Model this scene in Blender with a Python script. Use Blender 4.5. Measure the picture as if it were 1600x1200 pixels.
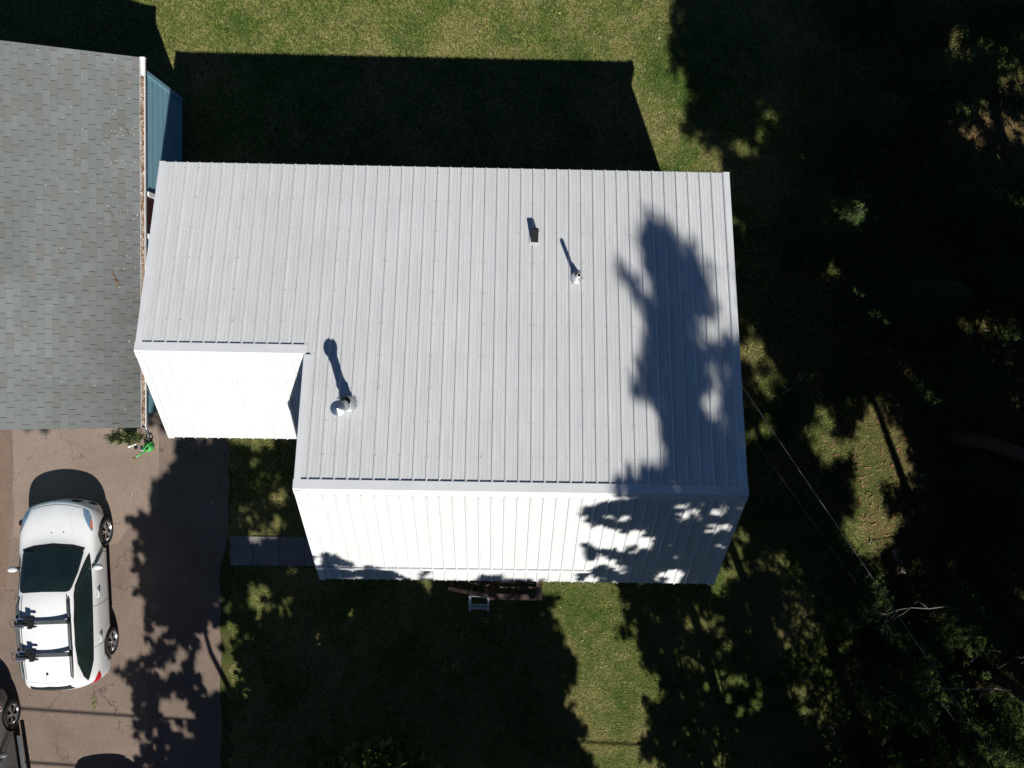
import bpy, bmesh, math, random
import numpy as np
from mathutils import Vector, Matrix, geometry
from mathutils.bvhtree import BVHTree
random.seed(7); rng = np.random.default_rng(11)
R = math.radians
for o in list(bpy.data.objects): bpy.data.objects.remove(o)
SC = bpy.context.scene
COL = SC.collection

# ---------------------------------------------------------------- camera, sky, sun, exposure
cam_d = bpy.data.cameras.new('camera'); CAM = bpy.data.objects.new('camera', cam_d); COL.objects.link(CAM)
cam_d.sensor_width = 36; cam_d.lens = 36*1294/1600; cam_d.clip_start = .1; cam_d.clip_end = 500
CAMLOC = Vector((0, 0, 20.216))
W2C = Matrix.Rotation(.047, 3, 'X') @ Matrix.Rotation(.011, 3, 'Y') @ Matrix.Rotation(-.017, 3, 'Z')
CAM.matrix_world = Matrix.Translation(CAMLOC) @ W2C.transposed().to_4x4()
SC.camera = CAM
SX, SY = -.318, .849                       # ground shift of a shadow per metre of height
ELEV = math.atan(1/math.hypot(SX, SY)); AZ = math.atan2(-SX, -SY)
w = bpy.data.worlds.new('World'); SC.world = w; w.use_nodes = True
nt = w.node_tree; sky = nt.nodes.new('ShaderNodeTexSky'); sky.sky_type = 'NISHITA'; sky.sun_disc = False
sky.sun_elevation = ELEV; sky.sun_rotation = AZ; sky.altitude = 4500; sky.air_density = 1.0; sky.dust_density = 0.0; sky.ozone_density = 8.0
bg = nt.nodes['Background']; nt.links.new(sky.outputs[0], bg.inputs[0]); bg.inputs[1].default_value = 0.05
sun_d = bpy.data.lights.new('sun', 'SUN'); sun_d.energy = 5.0; sun_d.angle = R(.53); sun_d.color = (1, .965, .91)
sun = bpy.data.objects.new('sun', sun_d); COL.objects.link(sun)
sun.rotation_euler = Vector((SX, SY, -1)).to_track_quat('-Z', 'Y').to_euler(); sun.location = (6, -17, 30)
SC.view_settings.view_transform = 'Standard'; SC.view_settings.look = 'None'
SC.view_settings.exposure = 0.28; SC.view_settings.gamma = 1.0
SC.render.engine = 'CYCLES'

# ---------------------------------------------------------------- helpers
def mesh_obj(name, verts, faces, mat, parent=None, smooth=False, mats=None, fmat=None):
    me = bpy.data.meshes.new(name); me.from_pydata([tuple(v) for v in verts], [], faces)
    for m in (mats or [mat]): me.materials.append(m)
    if fmat is not None: me.polygons.foreach_set('material_index', fmat)
    if smooth: me.polygons.foreach_set('use_smooth', [True]*len(me.polygons))
    me.update(); return link(name, me, parent)
def link(name, me, parent=None):
    o = bpy.data.objects.new(name, me); COL.objects.link(o)
    if parent is not None: o.parent = parent
    return o
def np_mesh(name, V, nper, mat, parent=None, mats=None, fmat=None):
    """V: (n*nper,3) separate polygons of nper corners each"""
    n = len(V)//nper; me = bpy.data.meshes.new(name)
    me.vertices.add(len(V)); me.vertices.foreach_set('co', np.ascontiguousarray(V, dtype=np.float32).ravel())
    me.loops.add(len(V)); me.loops.foreach_set('vertex_index', np.arange(len(V), dtype=np.int32))
    me.polygons.add(n); me.polygons.foreach_set('loop_start', np.arange(0, len(V), nper, dtype=np.int32))
    for m in (mats or [mat]): me.materials.append(m)
    if fmat is not None: me.polygons.foreach_set('material_index', fmat.astype(np.int32))
    me.update(); me.validate(); return link(name, me, parent)
def empty(name, loc=(0, 0, 0), rz=0):
    o = bpy.data.objects.new(name, None); COL.objects.link(o); o.location = loc; o.rotation_euler = (0, 0, rz)
    o.empty_display_size = .2; return o
def tag(o, label=None, cat=None, group=None, kind=None):
    for k, v in (('label', label), ('category', cat), ('group', group), ('kind', kind)):
        if v: o[k] = v
    return o
def copy_tree(o, parent=None):
    c = o.copy(); COL.objects.link(c); c.parent = parent
    for ch in o.children: copy_tree(ch, c)
    return c
class MB:
    def __init__(s): s.v = []; s.f = []; s.m = []
    def add(s, vs, fs, m=0):
        n = len(s.v); s.v += [Vector(p) for p in vs]; s.f += [tuple(i+n for i in f) for f in fs]; s.m += [m]*len(fs); return s
    def box(s, lo, hi, m=0, M=None):
        x0, y0, z0 = lo; x1, y1, z1 = hi
        vs = [Vector(p) for p in ((x0,y0,z0),(x1,y0,z0),(x1,y1,z0),(x0,y1,z0),(x0,y0,z1),(x1,y0,z1),(x1,y1,z1),(x0,y1,z1))]
        if M is not None: vs = [M @ p for p in vs]
        return s.add(vs, [(0,3,2,1),(4,5,6,7),(0,1,5,4),(1,2,6,5),(2,3,7,6),(3,0,4,7)], m)
    def bar(s, a, b, w, h, m=0, up=(0, 0, 1)):
        a, b = Vector(a), Vector(b); d = b-a; L = d.length; d.normalize(); sd = d.cross(Vector(up))
        if sd.length < 1e-4: sd = Vector((1, 0, 0))
        sd.normalize(); u = sd.cross(d)
        M = Matrix((d, sd, u)).transposed().to_4x4(); M.translation = a
        return s.box((0, -w/2, -h/2), (L, w/2, h/2), m, M)
    def tube(s, pts, rad, n=8, m=0, cap=True):
        pts = [Vector(p) for p in pts]; rad = rad if hasattr(rad, '__len__') else [rad]*len(pts)
        vs = []; fs = []; prev = None
        for i, p in enumerate(pts):
            d = (pts[min(i+1, len(pts)-1)]-pts[max(i-1, 0)]).normalized()
            if prev is None:
                a = d.cross(Vector((0, 0, 1)));  a = a if a.length > .05 else d.cross(Vector((1, 0, 0)))
            else: a = prev-d*prev.dot(d)
            a.normalize(); prev = a; b = d.cross(a)
            for k in range(n):
                t = 2*math.pi*k/n; vs.append(p+(a*math.cos(t)+b*math.sin(t))*rad[i])
        for i in range(len(pts)-1):
            for k in range(n): fs.append((i*n+k, i*n+(k+1) % n, (i+1)*n+(k+1) % n, (i+1)*n+k))
        if cap: fs += [tuple(range(n))[::-1], tuple(range((len(pts)-1)*n, len(pts)*n))]
        return s.add(vs, fs, m)
    def lathe(s, prof, n=24, M=None, m=0, closed=False):
        vs = []; fs = []
        for r, z in prof:
            for k in range(n):
                t = 2*math.pi*k/n; p = Vector((r*math.cos(t), r*math.sin(t), z)); vs.append(M @ p if M is not None else p)
        K = len(prof)
        for i in range(K if closed else K-1):
            j = (i+1) % K
            for k in range(n): fs.append((i*n+k, i*n+(k+1) % n, j*n+(k+1) % n, j*n+k))
        return s.add(vs, fs, m)
    def prism(s, poly, z0, z1, m=0):
        n = len(poly); vs = [(x, y, z0) for x, y in poly]+[(x, y, z1) for x, y in poly]
        return s.add(vs, [tuple(range(n))[::-1], tuple(range(n, 2*n))]+[(i, (i+1) % n, n+(i+1) % n, n+i) for i in range(n)], m)
    def build(s, name, mat, parent=None, smooth=False, bevel=0):
        mats = mat if isinstance(mat, (list, tuple)) else [mat]
        o = mesh_obj(name, s.v, s.f, None, parent, smooth, mats, s.m)
        if bevel:
            b = o.modifiers.new('bevel', 'BEVEL'); b.width = bevel; b.segments = 2; b.limit_method = 'ANGLE'
        return o
def inpoly(poly, X, Y):
    r = np.zeros(X.shape, bool); j = len(poly)-1
    for i in range(len(poly)):
        xi, yi = poly[i]; xj, yj = poly[j]
        r ^= ((yi > Y) != (yj > Y)) & (X < (xj-xi)*(Y-yi)/(yj-yi+1e-12)+xi); j = i
    return r

# ---------------------------------------------------------------- materials
def newmat(name):
    m = bpy.data.materials.new(name); m.use_nodes = True; t = m.node_tree
    return m, t, t.nodes['Principled BSDF'], t.nodes.new
def L(t, a, b): t.links.new(a, b)
def ramp(t, src, stops):
    r = t.nodes.new('ShaderNodeValToRGB'); e = r.color_ramp.elements
    while len(e) < len(stops): e.new(.5)
    for k, (p, c) in enumerate(stops): e[k].position = p; e[k].color = (c[0], c[1], c[2], 1) if hasattr(c, '__len__') else (c, c, c, 1)
    L(t, src, r.inputs[0]); return r.outputs[0]
def noise(t, scale, detail=4, rough=.6, vec=None, dist=0):
    n = t.nodes.new('ShaderNodeTexNoise'); n.inputs['Scale'].default_value = scale; n.inputs['Detail'].default_value = detail
    n.inputs['Roughness'].default_value = rough; n.inputs['Distortion'].default_value = dist
    if vec: L(t, vec, n.inputs['Vector'])
    return n.outputs['Fac']
def mix(t, fac, a, b, mode='MIX'):
    n = t.nodes.new('ShaderNodeMix'); n.data_type = 'RGBA'; n.blend_type = mode
    for s, v in ((n.inputs[0], fac), (n.inputs[6], a), (n.inputs[7], b)):
        if isinstance(v, (int, float)): s.default_value = v
        elif isinstance(v, (tuple, list)): s.default_value = (*v, 1)
        else: L(t, v, s)
    return n.outputs[2]
def bump(t, h, bsdf, st=.3, dist=.01):
    n = t.nodes.new('ShaderNodeBump'); n.inputs['Strength'].default_value = st; n.inputs['Distance'].default_value = dist
    L(t, h, n.inputs['Height']); L(t, n.outputs[0], bsdf.inputs['Normal'])
def gpos(t): return t.nodes.new('ShaderNodeNewGeometry').outputs['Position']
def plain(name, c, rough=.6, metal=0, var=.12, scale=6, spec=.5, bst=0, coat=0):
    m, t, b, N = newmat(name)
    b.inputs['Roughness'].default_value = rough; b.inputs['Metallic'].default_value = metal; b.inputs['Specular IOR Level'].default_value = spec
    b.inputs['Coat Weight'].default_value = coat; b.inputs['Coat Roughness'].default_value = .05
    tc = N('ShaderNodeTexCoord'); n = noise(t, scale, 5, .6, tc.outputs['Object'])
    L(t, ramp(t, n, [(.3, tuple(x*(1-var) for x in c)), (.7, tuple(min(1, x*(1+var)) for x in c))]), b.inputs['Base Color'])
    if bst: bump(t, noise(t, scale*6, 4, .6, tc.outputs['Object']), b, bst)
    return m
MAT = {}
def roofmat():
    m, t, b, N = newmat('painted_roof_metal'); p = gpos(t)
    mp = N('ShaderNodeMapping'); mp.inputs['Scale'].default_value = (14, 1.2, 1.2); L(t, p, mp.inputs[0])
    a = ramp(t, noise(t, 1, 4, .6, mp.outputs[0]), [(.3, (.565, .572, .57)), (.7, (.645, .652, .648))])
    bl = ramp(t, noise(t, .9, 3, .6, p), [(.35, (.97, .97, .97)), (.65, (1, 1, 1))])
    c = mix(t, 1, a, bl, 'MULTIPLY')
    mp2 = N('ShaderNodeMapping'); mp2.inputs['Scale'].default_value = (9, 3, 3); mp2.inputs['Rotation'].default_value = (0, 0, .4); L(t, p, mp2.inputs[0])
    sc = ramp(t, noise(t, 2.2, 7, .75, mp2.outputs[0]), [(.685, 0), (.73, 1)])
    c = mix(t, sc, c, (.42, .43, .43))
    oi = N('ShaderNodeObjectInfo'); c = mix(t, 1, c, ramp(t, oi.outputs['Random'], [(0, .955), (1, 1.02)]), 'MULTIPLY')
    mp3 = N('ShaderNodeMapping'); mp3.inputs['Scale'].default_value = (5, .45, .45); L(t, p, mp3.inputs[0])
    c = mix(t, ramp(t, noise(t, 1.7, 5, .65, mp3.outputs[0]), [(.55, 0), (.75, .3)]), c, (.50, .495, .47)); L(t, c, b.inputs['Base Color'])
    b.inputs['Roughness'].default_value = .5; b.inputs['Specular IOR Level'].default_value = .35
    return m
MAT['roof'] = roofmat()
MAT['trim'] = plain('painted_trim_metal', (.66, .675, .68), .45, 0, .05, 2, .35)
MAT['white'] = plain('white_paint', (.78, .78, .77), .5, 0, .06, 5)
MAT['fascia'] = plain('brown_fascia', (.10, .055, .045), .7, 0, .2, 8)
MAT['screw'] = plain('screw_head', (.36, .37, .38), .5, .3, .1)
MAT['siding'] = plain('blue_siding', (.19, .36, .44), .65, 0, .07, 3, .3, .05)
MAT['hsiding'] = plain('grey_siding', (.30, .33, .35), .65, 0, .07, 3, .3, .05)
MAT['door'] = plain('dark_red_door', (.05, .016, .016), .5, 0, .1)
MAT['steel'] = plain('stainless_steel', (.62, .65, .68), .28, .95, .12, 9)
MAT['galv'] = plain('galvanised_flashing', (.58, .61, .63), .42, .8, .25, 30)
MAT['sealant'] = plain('clear_sealant', (.45, .46, .46), .3, 0, .3, 40)
MAT['pvc'] = plain('white_plastic_pipe', (.75, .76, .75), .4, 0, .06)
MAT['black'] = plain('black_plastic', (.012, .013, .014), .85, 0, .2, 6, .15)
MAT['hole'] = plain('pipe_inside', (.02, .02, .02), .9, 0, .1)
MAT['glass'] = plain('window_glass', (.02, .03, .035), .05, 0, .1)
MAT['wood'] = plain('weathered_brown_wood', (.115, .075, .06), .75, 0, .3, 12, .3, .3)
MAT['chair'] = plain('chair_grey_paint', (.68, .70, .68), .5, .2, .2, 10)
MAT['concrete'] = plain('grey_concrete', (.215, .20, .19), .85, 0, .18, 3, .3, .3)
MAT['cable'] = plain('cable_aluminium', (.17, .17, .17), .6, .1, .4)
MAT['darkcable'] = plain('cable_black', (.03, .03, .03), .6, 0, .2)
MAT['needle'] = plain('brown_needles', (.20, .105, .05), .9, 0, .4, 20)
MAT['debris'] = plain('pale_debris', (.55, .52, .46), .8, 0, .3, 20)
MAT['bark'] = plain('tree_bark', (.085, .065, .05), .9, 0, .4, 14, .2, .5)
MAT['deadwood'] = plain('grey_deadwood', (.20, .175, .15), .85, 0, .35, 14, .2, .4)
MAT['canplastic'] = plain('green_plastic', (.06, .42, .09), .35, 0, .08)
MAT['terracotta'] = plain('plant_pot', (.22, .10, .06), .8, 0, .15)
MAT['shoe'] = plain('white_rubber', (.72, .73, .73), .6, 0, .08)
def leafmat(name, cols, rough=.55, tr=.35):
    m, t, b, N = newmat(name); g = N('ShaderNodeNewGeometry')
    w = N('ShaderNodeTexWhiteNoise'); w.noise_dimensions = '1D'; L(t, g.outputs['Random Per Island'], w.inputs['W'])
    c = ramp(t, w.outputs['Value'], cols); L(t, c, b.inputs['Base Color']); b.inputs['Roughness'].default_value = rough
    b.inputs['Specular IOR Level'].default_value = .08
    td = N('ShaderNodeBsdfTranslucent'); L(t, mix(t, .5, c, (.10, .16, .02)), td.inputs['Color'])
    ms = N('ShaderNodeMixShader'); ms.inputs[0].default_value = tr
    L(t, b.outputs[0], ms.inputs[1]); L(t, td.outputs[0], ms.inputs[2]); L(t, ms.outputs[0], t.nodes['Material Output'].inputs[0])
    return m
MAT['leaf'] = leafmat('broad_leaf', [(0, (.035, .07, .018)), (.6, (.06, .10, .025)), (1, (.10, .13, .03))], .5, .12)
MAT['spruce'] = leafmat('spruce_needle', [(0, (.04, .085, .026)), (.6, (.075, .13, .036)), (1, (.13, .17, .045))], .8, .2)
MAT['shrub'] = leafmat('planter_leaf', [(0, (.09, .18, .04)), (.5, (.20, .25, .08)), (.8, (.30, .24, .11)), (1, (.40, .30, .16))], .6, .2)
def shingle(name, c):
    m, t, b, N = newmat(name); p = gpos(t); n = noise(t, 130, 3, .7, p)
    k = ramp(t, n, [(.3, tuple(x*.72 for x in c)), (.7, tuple(x*1.25 for x in c))])
    st = ramp(t, noise(t, .55, 4, .6, p, .4), [(.35, (.82, .82, .80)), (.65, (1, 1, 1))])
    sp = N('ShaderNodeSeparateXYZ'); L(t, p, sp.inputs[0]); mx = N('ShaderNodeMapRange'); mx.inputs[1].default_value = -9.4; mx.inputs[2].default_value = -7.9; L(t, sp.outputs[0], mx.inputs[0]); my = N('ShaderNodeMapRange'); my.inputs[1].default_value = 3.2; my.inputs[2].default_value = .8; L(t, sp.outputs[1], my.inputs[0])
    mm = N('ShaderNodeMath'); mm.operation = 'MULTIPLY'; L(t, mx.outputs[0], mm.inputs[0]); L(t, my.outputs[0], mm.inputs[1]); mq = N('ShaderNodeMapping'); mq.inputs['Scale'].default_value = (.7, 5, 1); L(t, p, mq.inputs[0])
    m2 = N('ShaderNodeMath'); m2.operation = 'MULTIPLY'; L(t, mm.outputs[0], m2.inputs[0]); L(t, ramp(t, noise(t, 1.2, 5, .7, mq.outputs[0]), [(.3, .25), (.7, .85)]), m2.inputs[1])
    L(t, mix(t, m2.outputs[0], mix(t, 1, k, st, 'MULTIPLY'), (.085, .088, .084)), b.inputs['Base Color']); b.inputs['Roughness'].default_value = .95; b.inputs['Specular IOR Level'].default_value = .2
    bump(t, n, b, .35, .004); return m
SHG = [shingle('shingle_grey', (.180, .194, .190)), shingle('shingle_mid', (.170, .183, .179)), shingle('shingle_pale', (.192, .206, .202)), shingle('shingle_brown', (.172, .170, .163))]
MAT['felt'] = plain('roof_felt', (.03, .03, .03), .95)
def ground_mat():
    m, t, b, N = newmat('lawn_soil'); p = gpos(t); n1 = noise(t, .55, 5, .6, p, .5); n2 = noise(t, 28, 4, .7, p)
    g = ramp(t, n1, [(.33, (.045, .072, .018)), (.5, (.085, .10, .028)), (.66, (.15, .125, .05))])
    g = mix(t, 1, g, ramp(t, n2, [(.3, .35), (.7, 1.1)]), 'MULTIPLY')
    sp = N('ShaderNodeSeparateXYZ'); L(t, p, sp.inputs[0])
    mr = N('ShaderNodeMapRange'); mr.inputs[1].default_value = 8.2; mr.inputs[2].default_value = 12; L(t, sp.outputs[0], mr.inputs[0])
    ma = N('ShaderNodeMath'); ma.operation = 'MULTIPLY_ADD'; ma.inputs[1].default_value = 2.2; ma.inputs[2].default_value = -.8
    L(t, n1, ma.inputs[0]); mm = N('ShaderNodeMath'); mm.operation = 'MULTIPLY'; mm.use_clamp = True; L(t, mr.outputs[0], mm.inputs[0]); L(t, ma.outputs[0], mm.inputs[1])
    lit = mix(t, 1, ramp(t, noise(t, 3, 5, .7, p), [(.3, (.10, .05, .028)), (.55, (.19, .11, .06)), (.75, (.30, .21, .13))]), ramp(t, n2, [(.3, .5), (.7, 1.3)]), 'MULTIPLY')
    L(t, mix(t, mm.outputs[0], g, lit), b.inputs['Base Color']); b.inputs['Roughness'].default_value = .95; b.inputs['Specular IOR Level'].default_value = .1
    bump(t, n2, b, .8, .05); return m
MAT['ground'] = ground_mat()
def grass_mat():
    m, t, b, N = newmat('grass_blade'); p = gpos(t); g = N('ShaderNodeNewGeometry')
    n1 = noise(t, .55, 5, .6, p, .5); n3 = noise(t, 3.2, 3, .6, p)
    a = N('ShaderNodeMath'); a.operation = 'MULTIPLY_ADD'; a.inputs[1].default_value = .30; L(t, g.outputs['Random Per Island'], a.inputs[0]); L(t, n1, a.inputs[2])
    a2 = N('ShaderNodeMath'); a2.operation = 'MULTIPLY_ADD'; a2.inputs[1].default_value = .5; L(t, n3, a2.inputs[0]); L(t, a.outputs[0], a2.inputs[2])
    c = ramp(t, a2.outputs[0], [(.58, (.055, .122, .019)), (.77, (.115, .176, .032)), (.92, (.205, .225, .058)), (1.0, (.32, .29, .115))])
    L(t, c, b.inputs['Base Color']); b.inputs['Roughness'].default_value = .6; b.inputs['Specular IOR Level'].default_value = .2
    td = N('ShaderNodeBsdfTranslucent'); L(t, c, td.inputs['Color']); ms = N('ShaderNodeMixShader'); ms.inputs[0].default_value = .2
    L(t, b.outputs[0], ms.inputs[1]); L(t, td.outputs[0], ms.inputs[2]); L(t, ms.outputs[0], t.nodes['Material Output'].inputs[0])
    return m
MAT['grass'] = grass_mat()
def asphalt(name, c, crack=.45, cs=.55, spk=.5):
    m, t, b, N = newmat(name); p = gpos(t)
    n1 = noise(t, .6, 5, .6, p, .6); n2 = noise(t, 55, 3, .75, p)
    base = ramp(t, n1, [(.3, tuple(x*.84 for x in c)), (.7, tuple(x*1.14 for x in c))])
    base = mix(t, 1, base, ramp(t, n2, [(.3, .66), (.7, 1.3)]), 'MULTIPLY')
    v = N('ShaderNodeTexVoronoi'); v.inputs['Scale'].default_value = 26; L(t, p, v.inputs['Vector'])
    st = ramp(t, v.outputs['Distance'], [(.10, 1), (.17, 0)])
    pick = N('ShaderNodeSeparateColor'); L(t, v.outputs['Color'], pick.inputs[0])
    mk = N('ShaderNodeMath'); mk.operation = 'MULTIPLY'; L(t, st, mk.inputs[0]); L(t, ramp(t, pick.outputs[0], [(.62, 0), (.8, spk)]), mk.inputs[1])
    base = mix(t, mk.outputs[0], base, (.42, .34, .28))
    # cracks
    dn = N('ShaderNodeTexNoise'); dn.inputs['Scale'].default_value = 2.2; dn.inputs['Detail'].default_value = 5; L(t, p, dn.inputs['Vector'])
    mv = N('ShaderNodeVectorMath'); mv.operation = 'MULTIPLY_ADD'; mv.inputs[1].default_value = (.8, .8, .8); L(t, dn.outputs['Color'], mv.inputs[0]); L(t, p, mv.inputs[2])
    vc = N('ShaderNodeTexVoronoi'); vc.feature = 'DISTANCE_TO_EDGE'; vc.inputs['Scale'].default_value = cs; L(t, mv.outputs[0], vc.inputs['Vector'])
    ck = ramp(t, vc.outputs['Distance'], [(.0, 1), (.010, 0)])
    ckm = N('ShaderNodeMath'); ckm.operation = 'MULTIPLY'; L(t, ck, ckm.inputs[0]); L(t, ramp(t, noise(t, 1.1, 3, .5, p), [(.45, 0), (.55, crack)]), ckm.inputs[1])
    base = mix(t, ckm.outputs[0], base, (.05, .04, .035))
    L(t, base, b.inputs['Base Color']); b.inputs['Roughness'].default_value = .92; b.inputs['Specular IOR Level'].default_value = .25
    bump(t, n2, b, .5, .008); return m
MAT['asphalt'] = asphalt('driveway_asphalt', (.172, .130, .104), .75, .5, .8)
MAT['apron'] = asphalt('apron_asphalt', (.225, .172, .138), .6, .7, .6)
MAT['edge'] = asphalt('gravelly_asphalt', (.165, .115, .085), .3, 1.2, .6)
def carpaint(name, c, rough=.3):
    m, t, b, N = newmat(name); b.inputs['Base Color'].default_value = (*c, 1); b.inputs['Roughness'].default_value = rough
    b.inputs['Coat Weight'].default_value = .6; b.inputs['Coat Roughness'].default_value = .06
    L(t, ramp(t, noise(t, 3, 4, .6, gpos(t)), [(.3, tuple(x*.96 for x in c)), (.7, c)]), b.inputs['Base Color']); return m
MAT['carwhite'] = carpaint('white_car_paint', (.76, .765, .76))
MAT['cargrey'] = carpaint('grey_car_paint', (.11, .115, .12))
MAT['carglass'] = plain('tinted_car_glass', (.012, .022, .022), .06, 0, .2, 2, .6)
MAT['tyre'] = plain('tyre_rubber', (.022, .021, .021), .8, 0, .15)
MAT['alloy'] = plain('alloy_wheel', (.55, .56, .57), .28, .85, .1)
MAT['lamp'] = plain('headlight_lens', (.22, .34, .48), .08, .3, .25, 12)
MAT['amber'] = plain('amber_lens', (.6, .12, .015), .15, 0, .1)
MAT['red'] = plain('red_lens', (.45, .015, .02), .12, 0, .15)
MAT['rack'] = plain('rack_dark_grey', (.075, .085, .09), .45, .2, .15)
MAT['seam'] = plain('panel_gap', (.10, .10, .10), .8, 0, .1)

# ---------------------------------------------------------------- setting: ground, driveway, paths
g = mesh_obj('ground', [(-90, -90, 0), (90, -90, 0), (90, 90, 0), (-90, 90, 0)], [(0, 1, 2, 3)], MAT['ground']); tag(g, kind='structure')
def wob(pts, amp, sub=.35):
    out = []
    for i, a in enumerate(pts):
        b = pts[(i+1) % len(pts)]; n = max(1, int(math.dist(a, b)/sub))
        for k in range(n):
            t = k/n; j = amp if k else 0
            out.append((a[0]+(b[0]-a[0])*t+random.uniform(-j, j), a[1]+(b[1]-a[1])*t+random.uniform(-j, j)))
    return out
def sheet(name, poly, z, m, thick=.0):
    o = MB().prism(poly, z-.003, z).build(name, m); tag(o, kind='structure'); return o
sheet('driveway', wob([(-15.5, -34), (-6.86, -34), (-6.84, -10.6), (-6.86, -5.6), (-6.66, -4.6), (-6.64, -1.75), (-15.5, -1.75)], .035), .006, MAT['asphalt'])
sheet('driveway_apron', wob([(-11.87, -1.76), (-8.36, -1.76), (-8.36, -4.1), (-8.9, -4.35), (-9.35, -5.0), (-10.6, -5.3), (-11.9, -4.9)], .03), .011, MAT['apron'])
sheet('driveway_edge_strip', wob([(-15.4, -1.77), (-11.90, -1.77), (-11.93, -4.6), (-12.1, -6.2), (-12.6, -7.6), (-15.4, -8.4)], .04), .0105, MAT['edge'])
wk = empty('walkway', (0, 0, 0)); tag(wk, kind='structure')
for xa, xb, dz in ((-6.60, -6.055, .0), (-6.043, -5.418, .004), (-5.408, -4.795, .001), (-4.785, -4.17, .003), (-4.16, -3.6, .001)):
    MB().box((xa, -5.5+random.uniform(-.02, .02), -.02), (xb, -4.79, .045+dz)).build('slab', MAT['concrete'], wk, bevel=.008)

# ---------------------------------------------------------------- metal roofed house
xL, xR, xE = -3.58, 4.309, -6.62
yR, zR, yT, zT, yF, zF = 3.364, 4.107, -2.537, 5.948, -4.697, 3.853
SLR = (zT-zR)/(yT-yR); yer = -.209; zer = zR+SLR*(yer-yR); yef, zef = -1.92, 3.73
house = empty('metal_roofed_house', (0, -.6, 0)); HO = Vector((0, -.6, 0))
tag(house, 'house with a ribbed white metal roof and a lower wing beside the blue garage', 'house')
def H(mb, name, m, parent=None, **k):
    o = mb.build(name, m, parent or house, **k)
    if parent is None: o.location = -HO
    return o
walls = MB()
def hprism(mb, prof, x0, x1):
    n = len(prof); vs = [(x0, y, z) for y, z in prof]+[(x1, y, z) for y, z in prof]
    mb.add(vs, [tuple(range(n)), tuple(range(2*n-1, n-1, -1))]+[(i, n+i, n+(i+1) % n, (i+1) % n) for i in range(n)])
d = .17
hprism(walls, [(yR-.2, 0), (yR-.2, zR+SLR*-.2-d), (yT, zT-d-.06), (yF+.32, zF+.31-d), (yF+.32, 0)], xL+.14, xR-.14)
hprism(walls, [(yR-.2, 0), (yR-.2, zR+SLR*-.2-d), (yer, zer-d-.05), (yef+.28, zef+.24-d), (yef+.28, 0)], xE+.14, xL+.138)
H(walls, 'wall', MAT['hsiding'])
def window(x0, x1, z0, z1, y, s, parent=house):
    f = MB()
    for a, b in (((x0-.07, z0-.07), (x1+.07, z0)), ((x0-.07, z1), (x1+.07, z1+.07)), ((x0-.07, z0), (x0, z1)), ((x1, z0), (x1+.07, z1)), (((x0+x1)/2-.02, z0), ((x0+x1)/2+.02, z1))):
        f.box((a[0], min(y, y+s*.05), a[1]), (b[0], max(y, y+s*.05), b[1]))
    o = H(f, 'window', MAT['white']); p = MB().box((x0, min(y+s*.004, y+s*.015), z0), (x1, max(y+s*.004, y+s*.015), z1)).build('pane', MAT['glass'], o); return o
for x in (-5.2, -2.2, .6, 2.6): window(x, x+.95, 1.6, 2.9, yR-.2, 1)
for x in (-2.9, -1.6, 2.2): window(x, x+.9, 1.7, 2.95, yF+.32, -1)
dr = H(MB().box((-.1, yF+.26, .62), (.82, yF+.30, 2.66)), 'door', MAT['door']); MB().box((.70, yF+.20, 1.6), (.74, yF+.258, 1.72)).build('handle', MAT['steel'], dr)
# roof deck (closed slab under the panels)
def slab(mb, A, B, x0, x1, t=.14, dn=.012):
    A, B = Vector((0, *A)), Vector((0, *B)); n = Vector((1, 0, 0)).cross((B-A).normalized()); n = n if n.z > 0 else -n
    a, b = A-n*dn, B-n*dn; c, e = b-n*t, a-n*t
    c.y = b.y if abs(c.y-b.y) < .2 else c.y
    vs = [(x, p.y, p.z) for x in (x0, x1) for p in (a, b, c, e)]
    mb.add(vs, [(0, 1, 2, 3), (7, 6, 5, 4), (0, 4, 5, 1), (1, 5, 6, 2), (2, 6, 7, 3), (3, 7, 4, 0)])
deck = MB()
e = .012
slab(deck, (yR-.02, zR+SLR*-.02), (yT, zT), xL+e, xR-e); slab(deck, (yF+.02, zF+.02*.97), (yT-.002, zT-.002), xL+e, xR-e)
slab(deck, (yR-.02, zR+SLR*-.02), (yer, zer), xE+e, xL+e-.002); slab(deck, (yef+.02, zef+.018), (yer-.002, zer-.002), xE+e, xL+.138)
roof = H(deck, 'roof', MAT['fascia'])
RIB = .2286; X0 = xR-.115
def profile(xa, xb):
    """cross profile of the ribbed sheet between xa and xb as (x, height)"""
    pts = []; k0 = math.floor((X0-xb)/RIB)-1; k1 = math.ceil((X0-xa)/RIB)+1
    for k in range(k1, k0-1, -1):
        c = X0-k*RIB
        pts += [(c-.026, 0), (c-.010, .024), (c+.010, .024), (c+.026, 0)]
        for q in (.36, .64):
            m_ = c+RIB*q; pts += [(m_-.016, 0), (m_-.008, .0035), (m_+.008, .0035), (m_+.016, 0)]
    out = []
    def at(x):
        for (x1, h1), (x2, h2) in zip(pts, pts[1:]):
            if x1 <= x <= x2: return h1+(h2-h1)*(x-x1)/max(1e-9, x2-x1)
        return 0
    return [(xa, at(xa))]+[p for p in pts if xa+1e-4 < p[0] < xb-1e-4]+[(xb, at(xb))]
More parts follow.
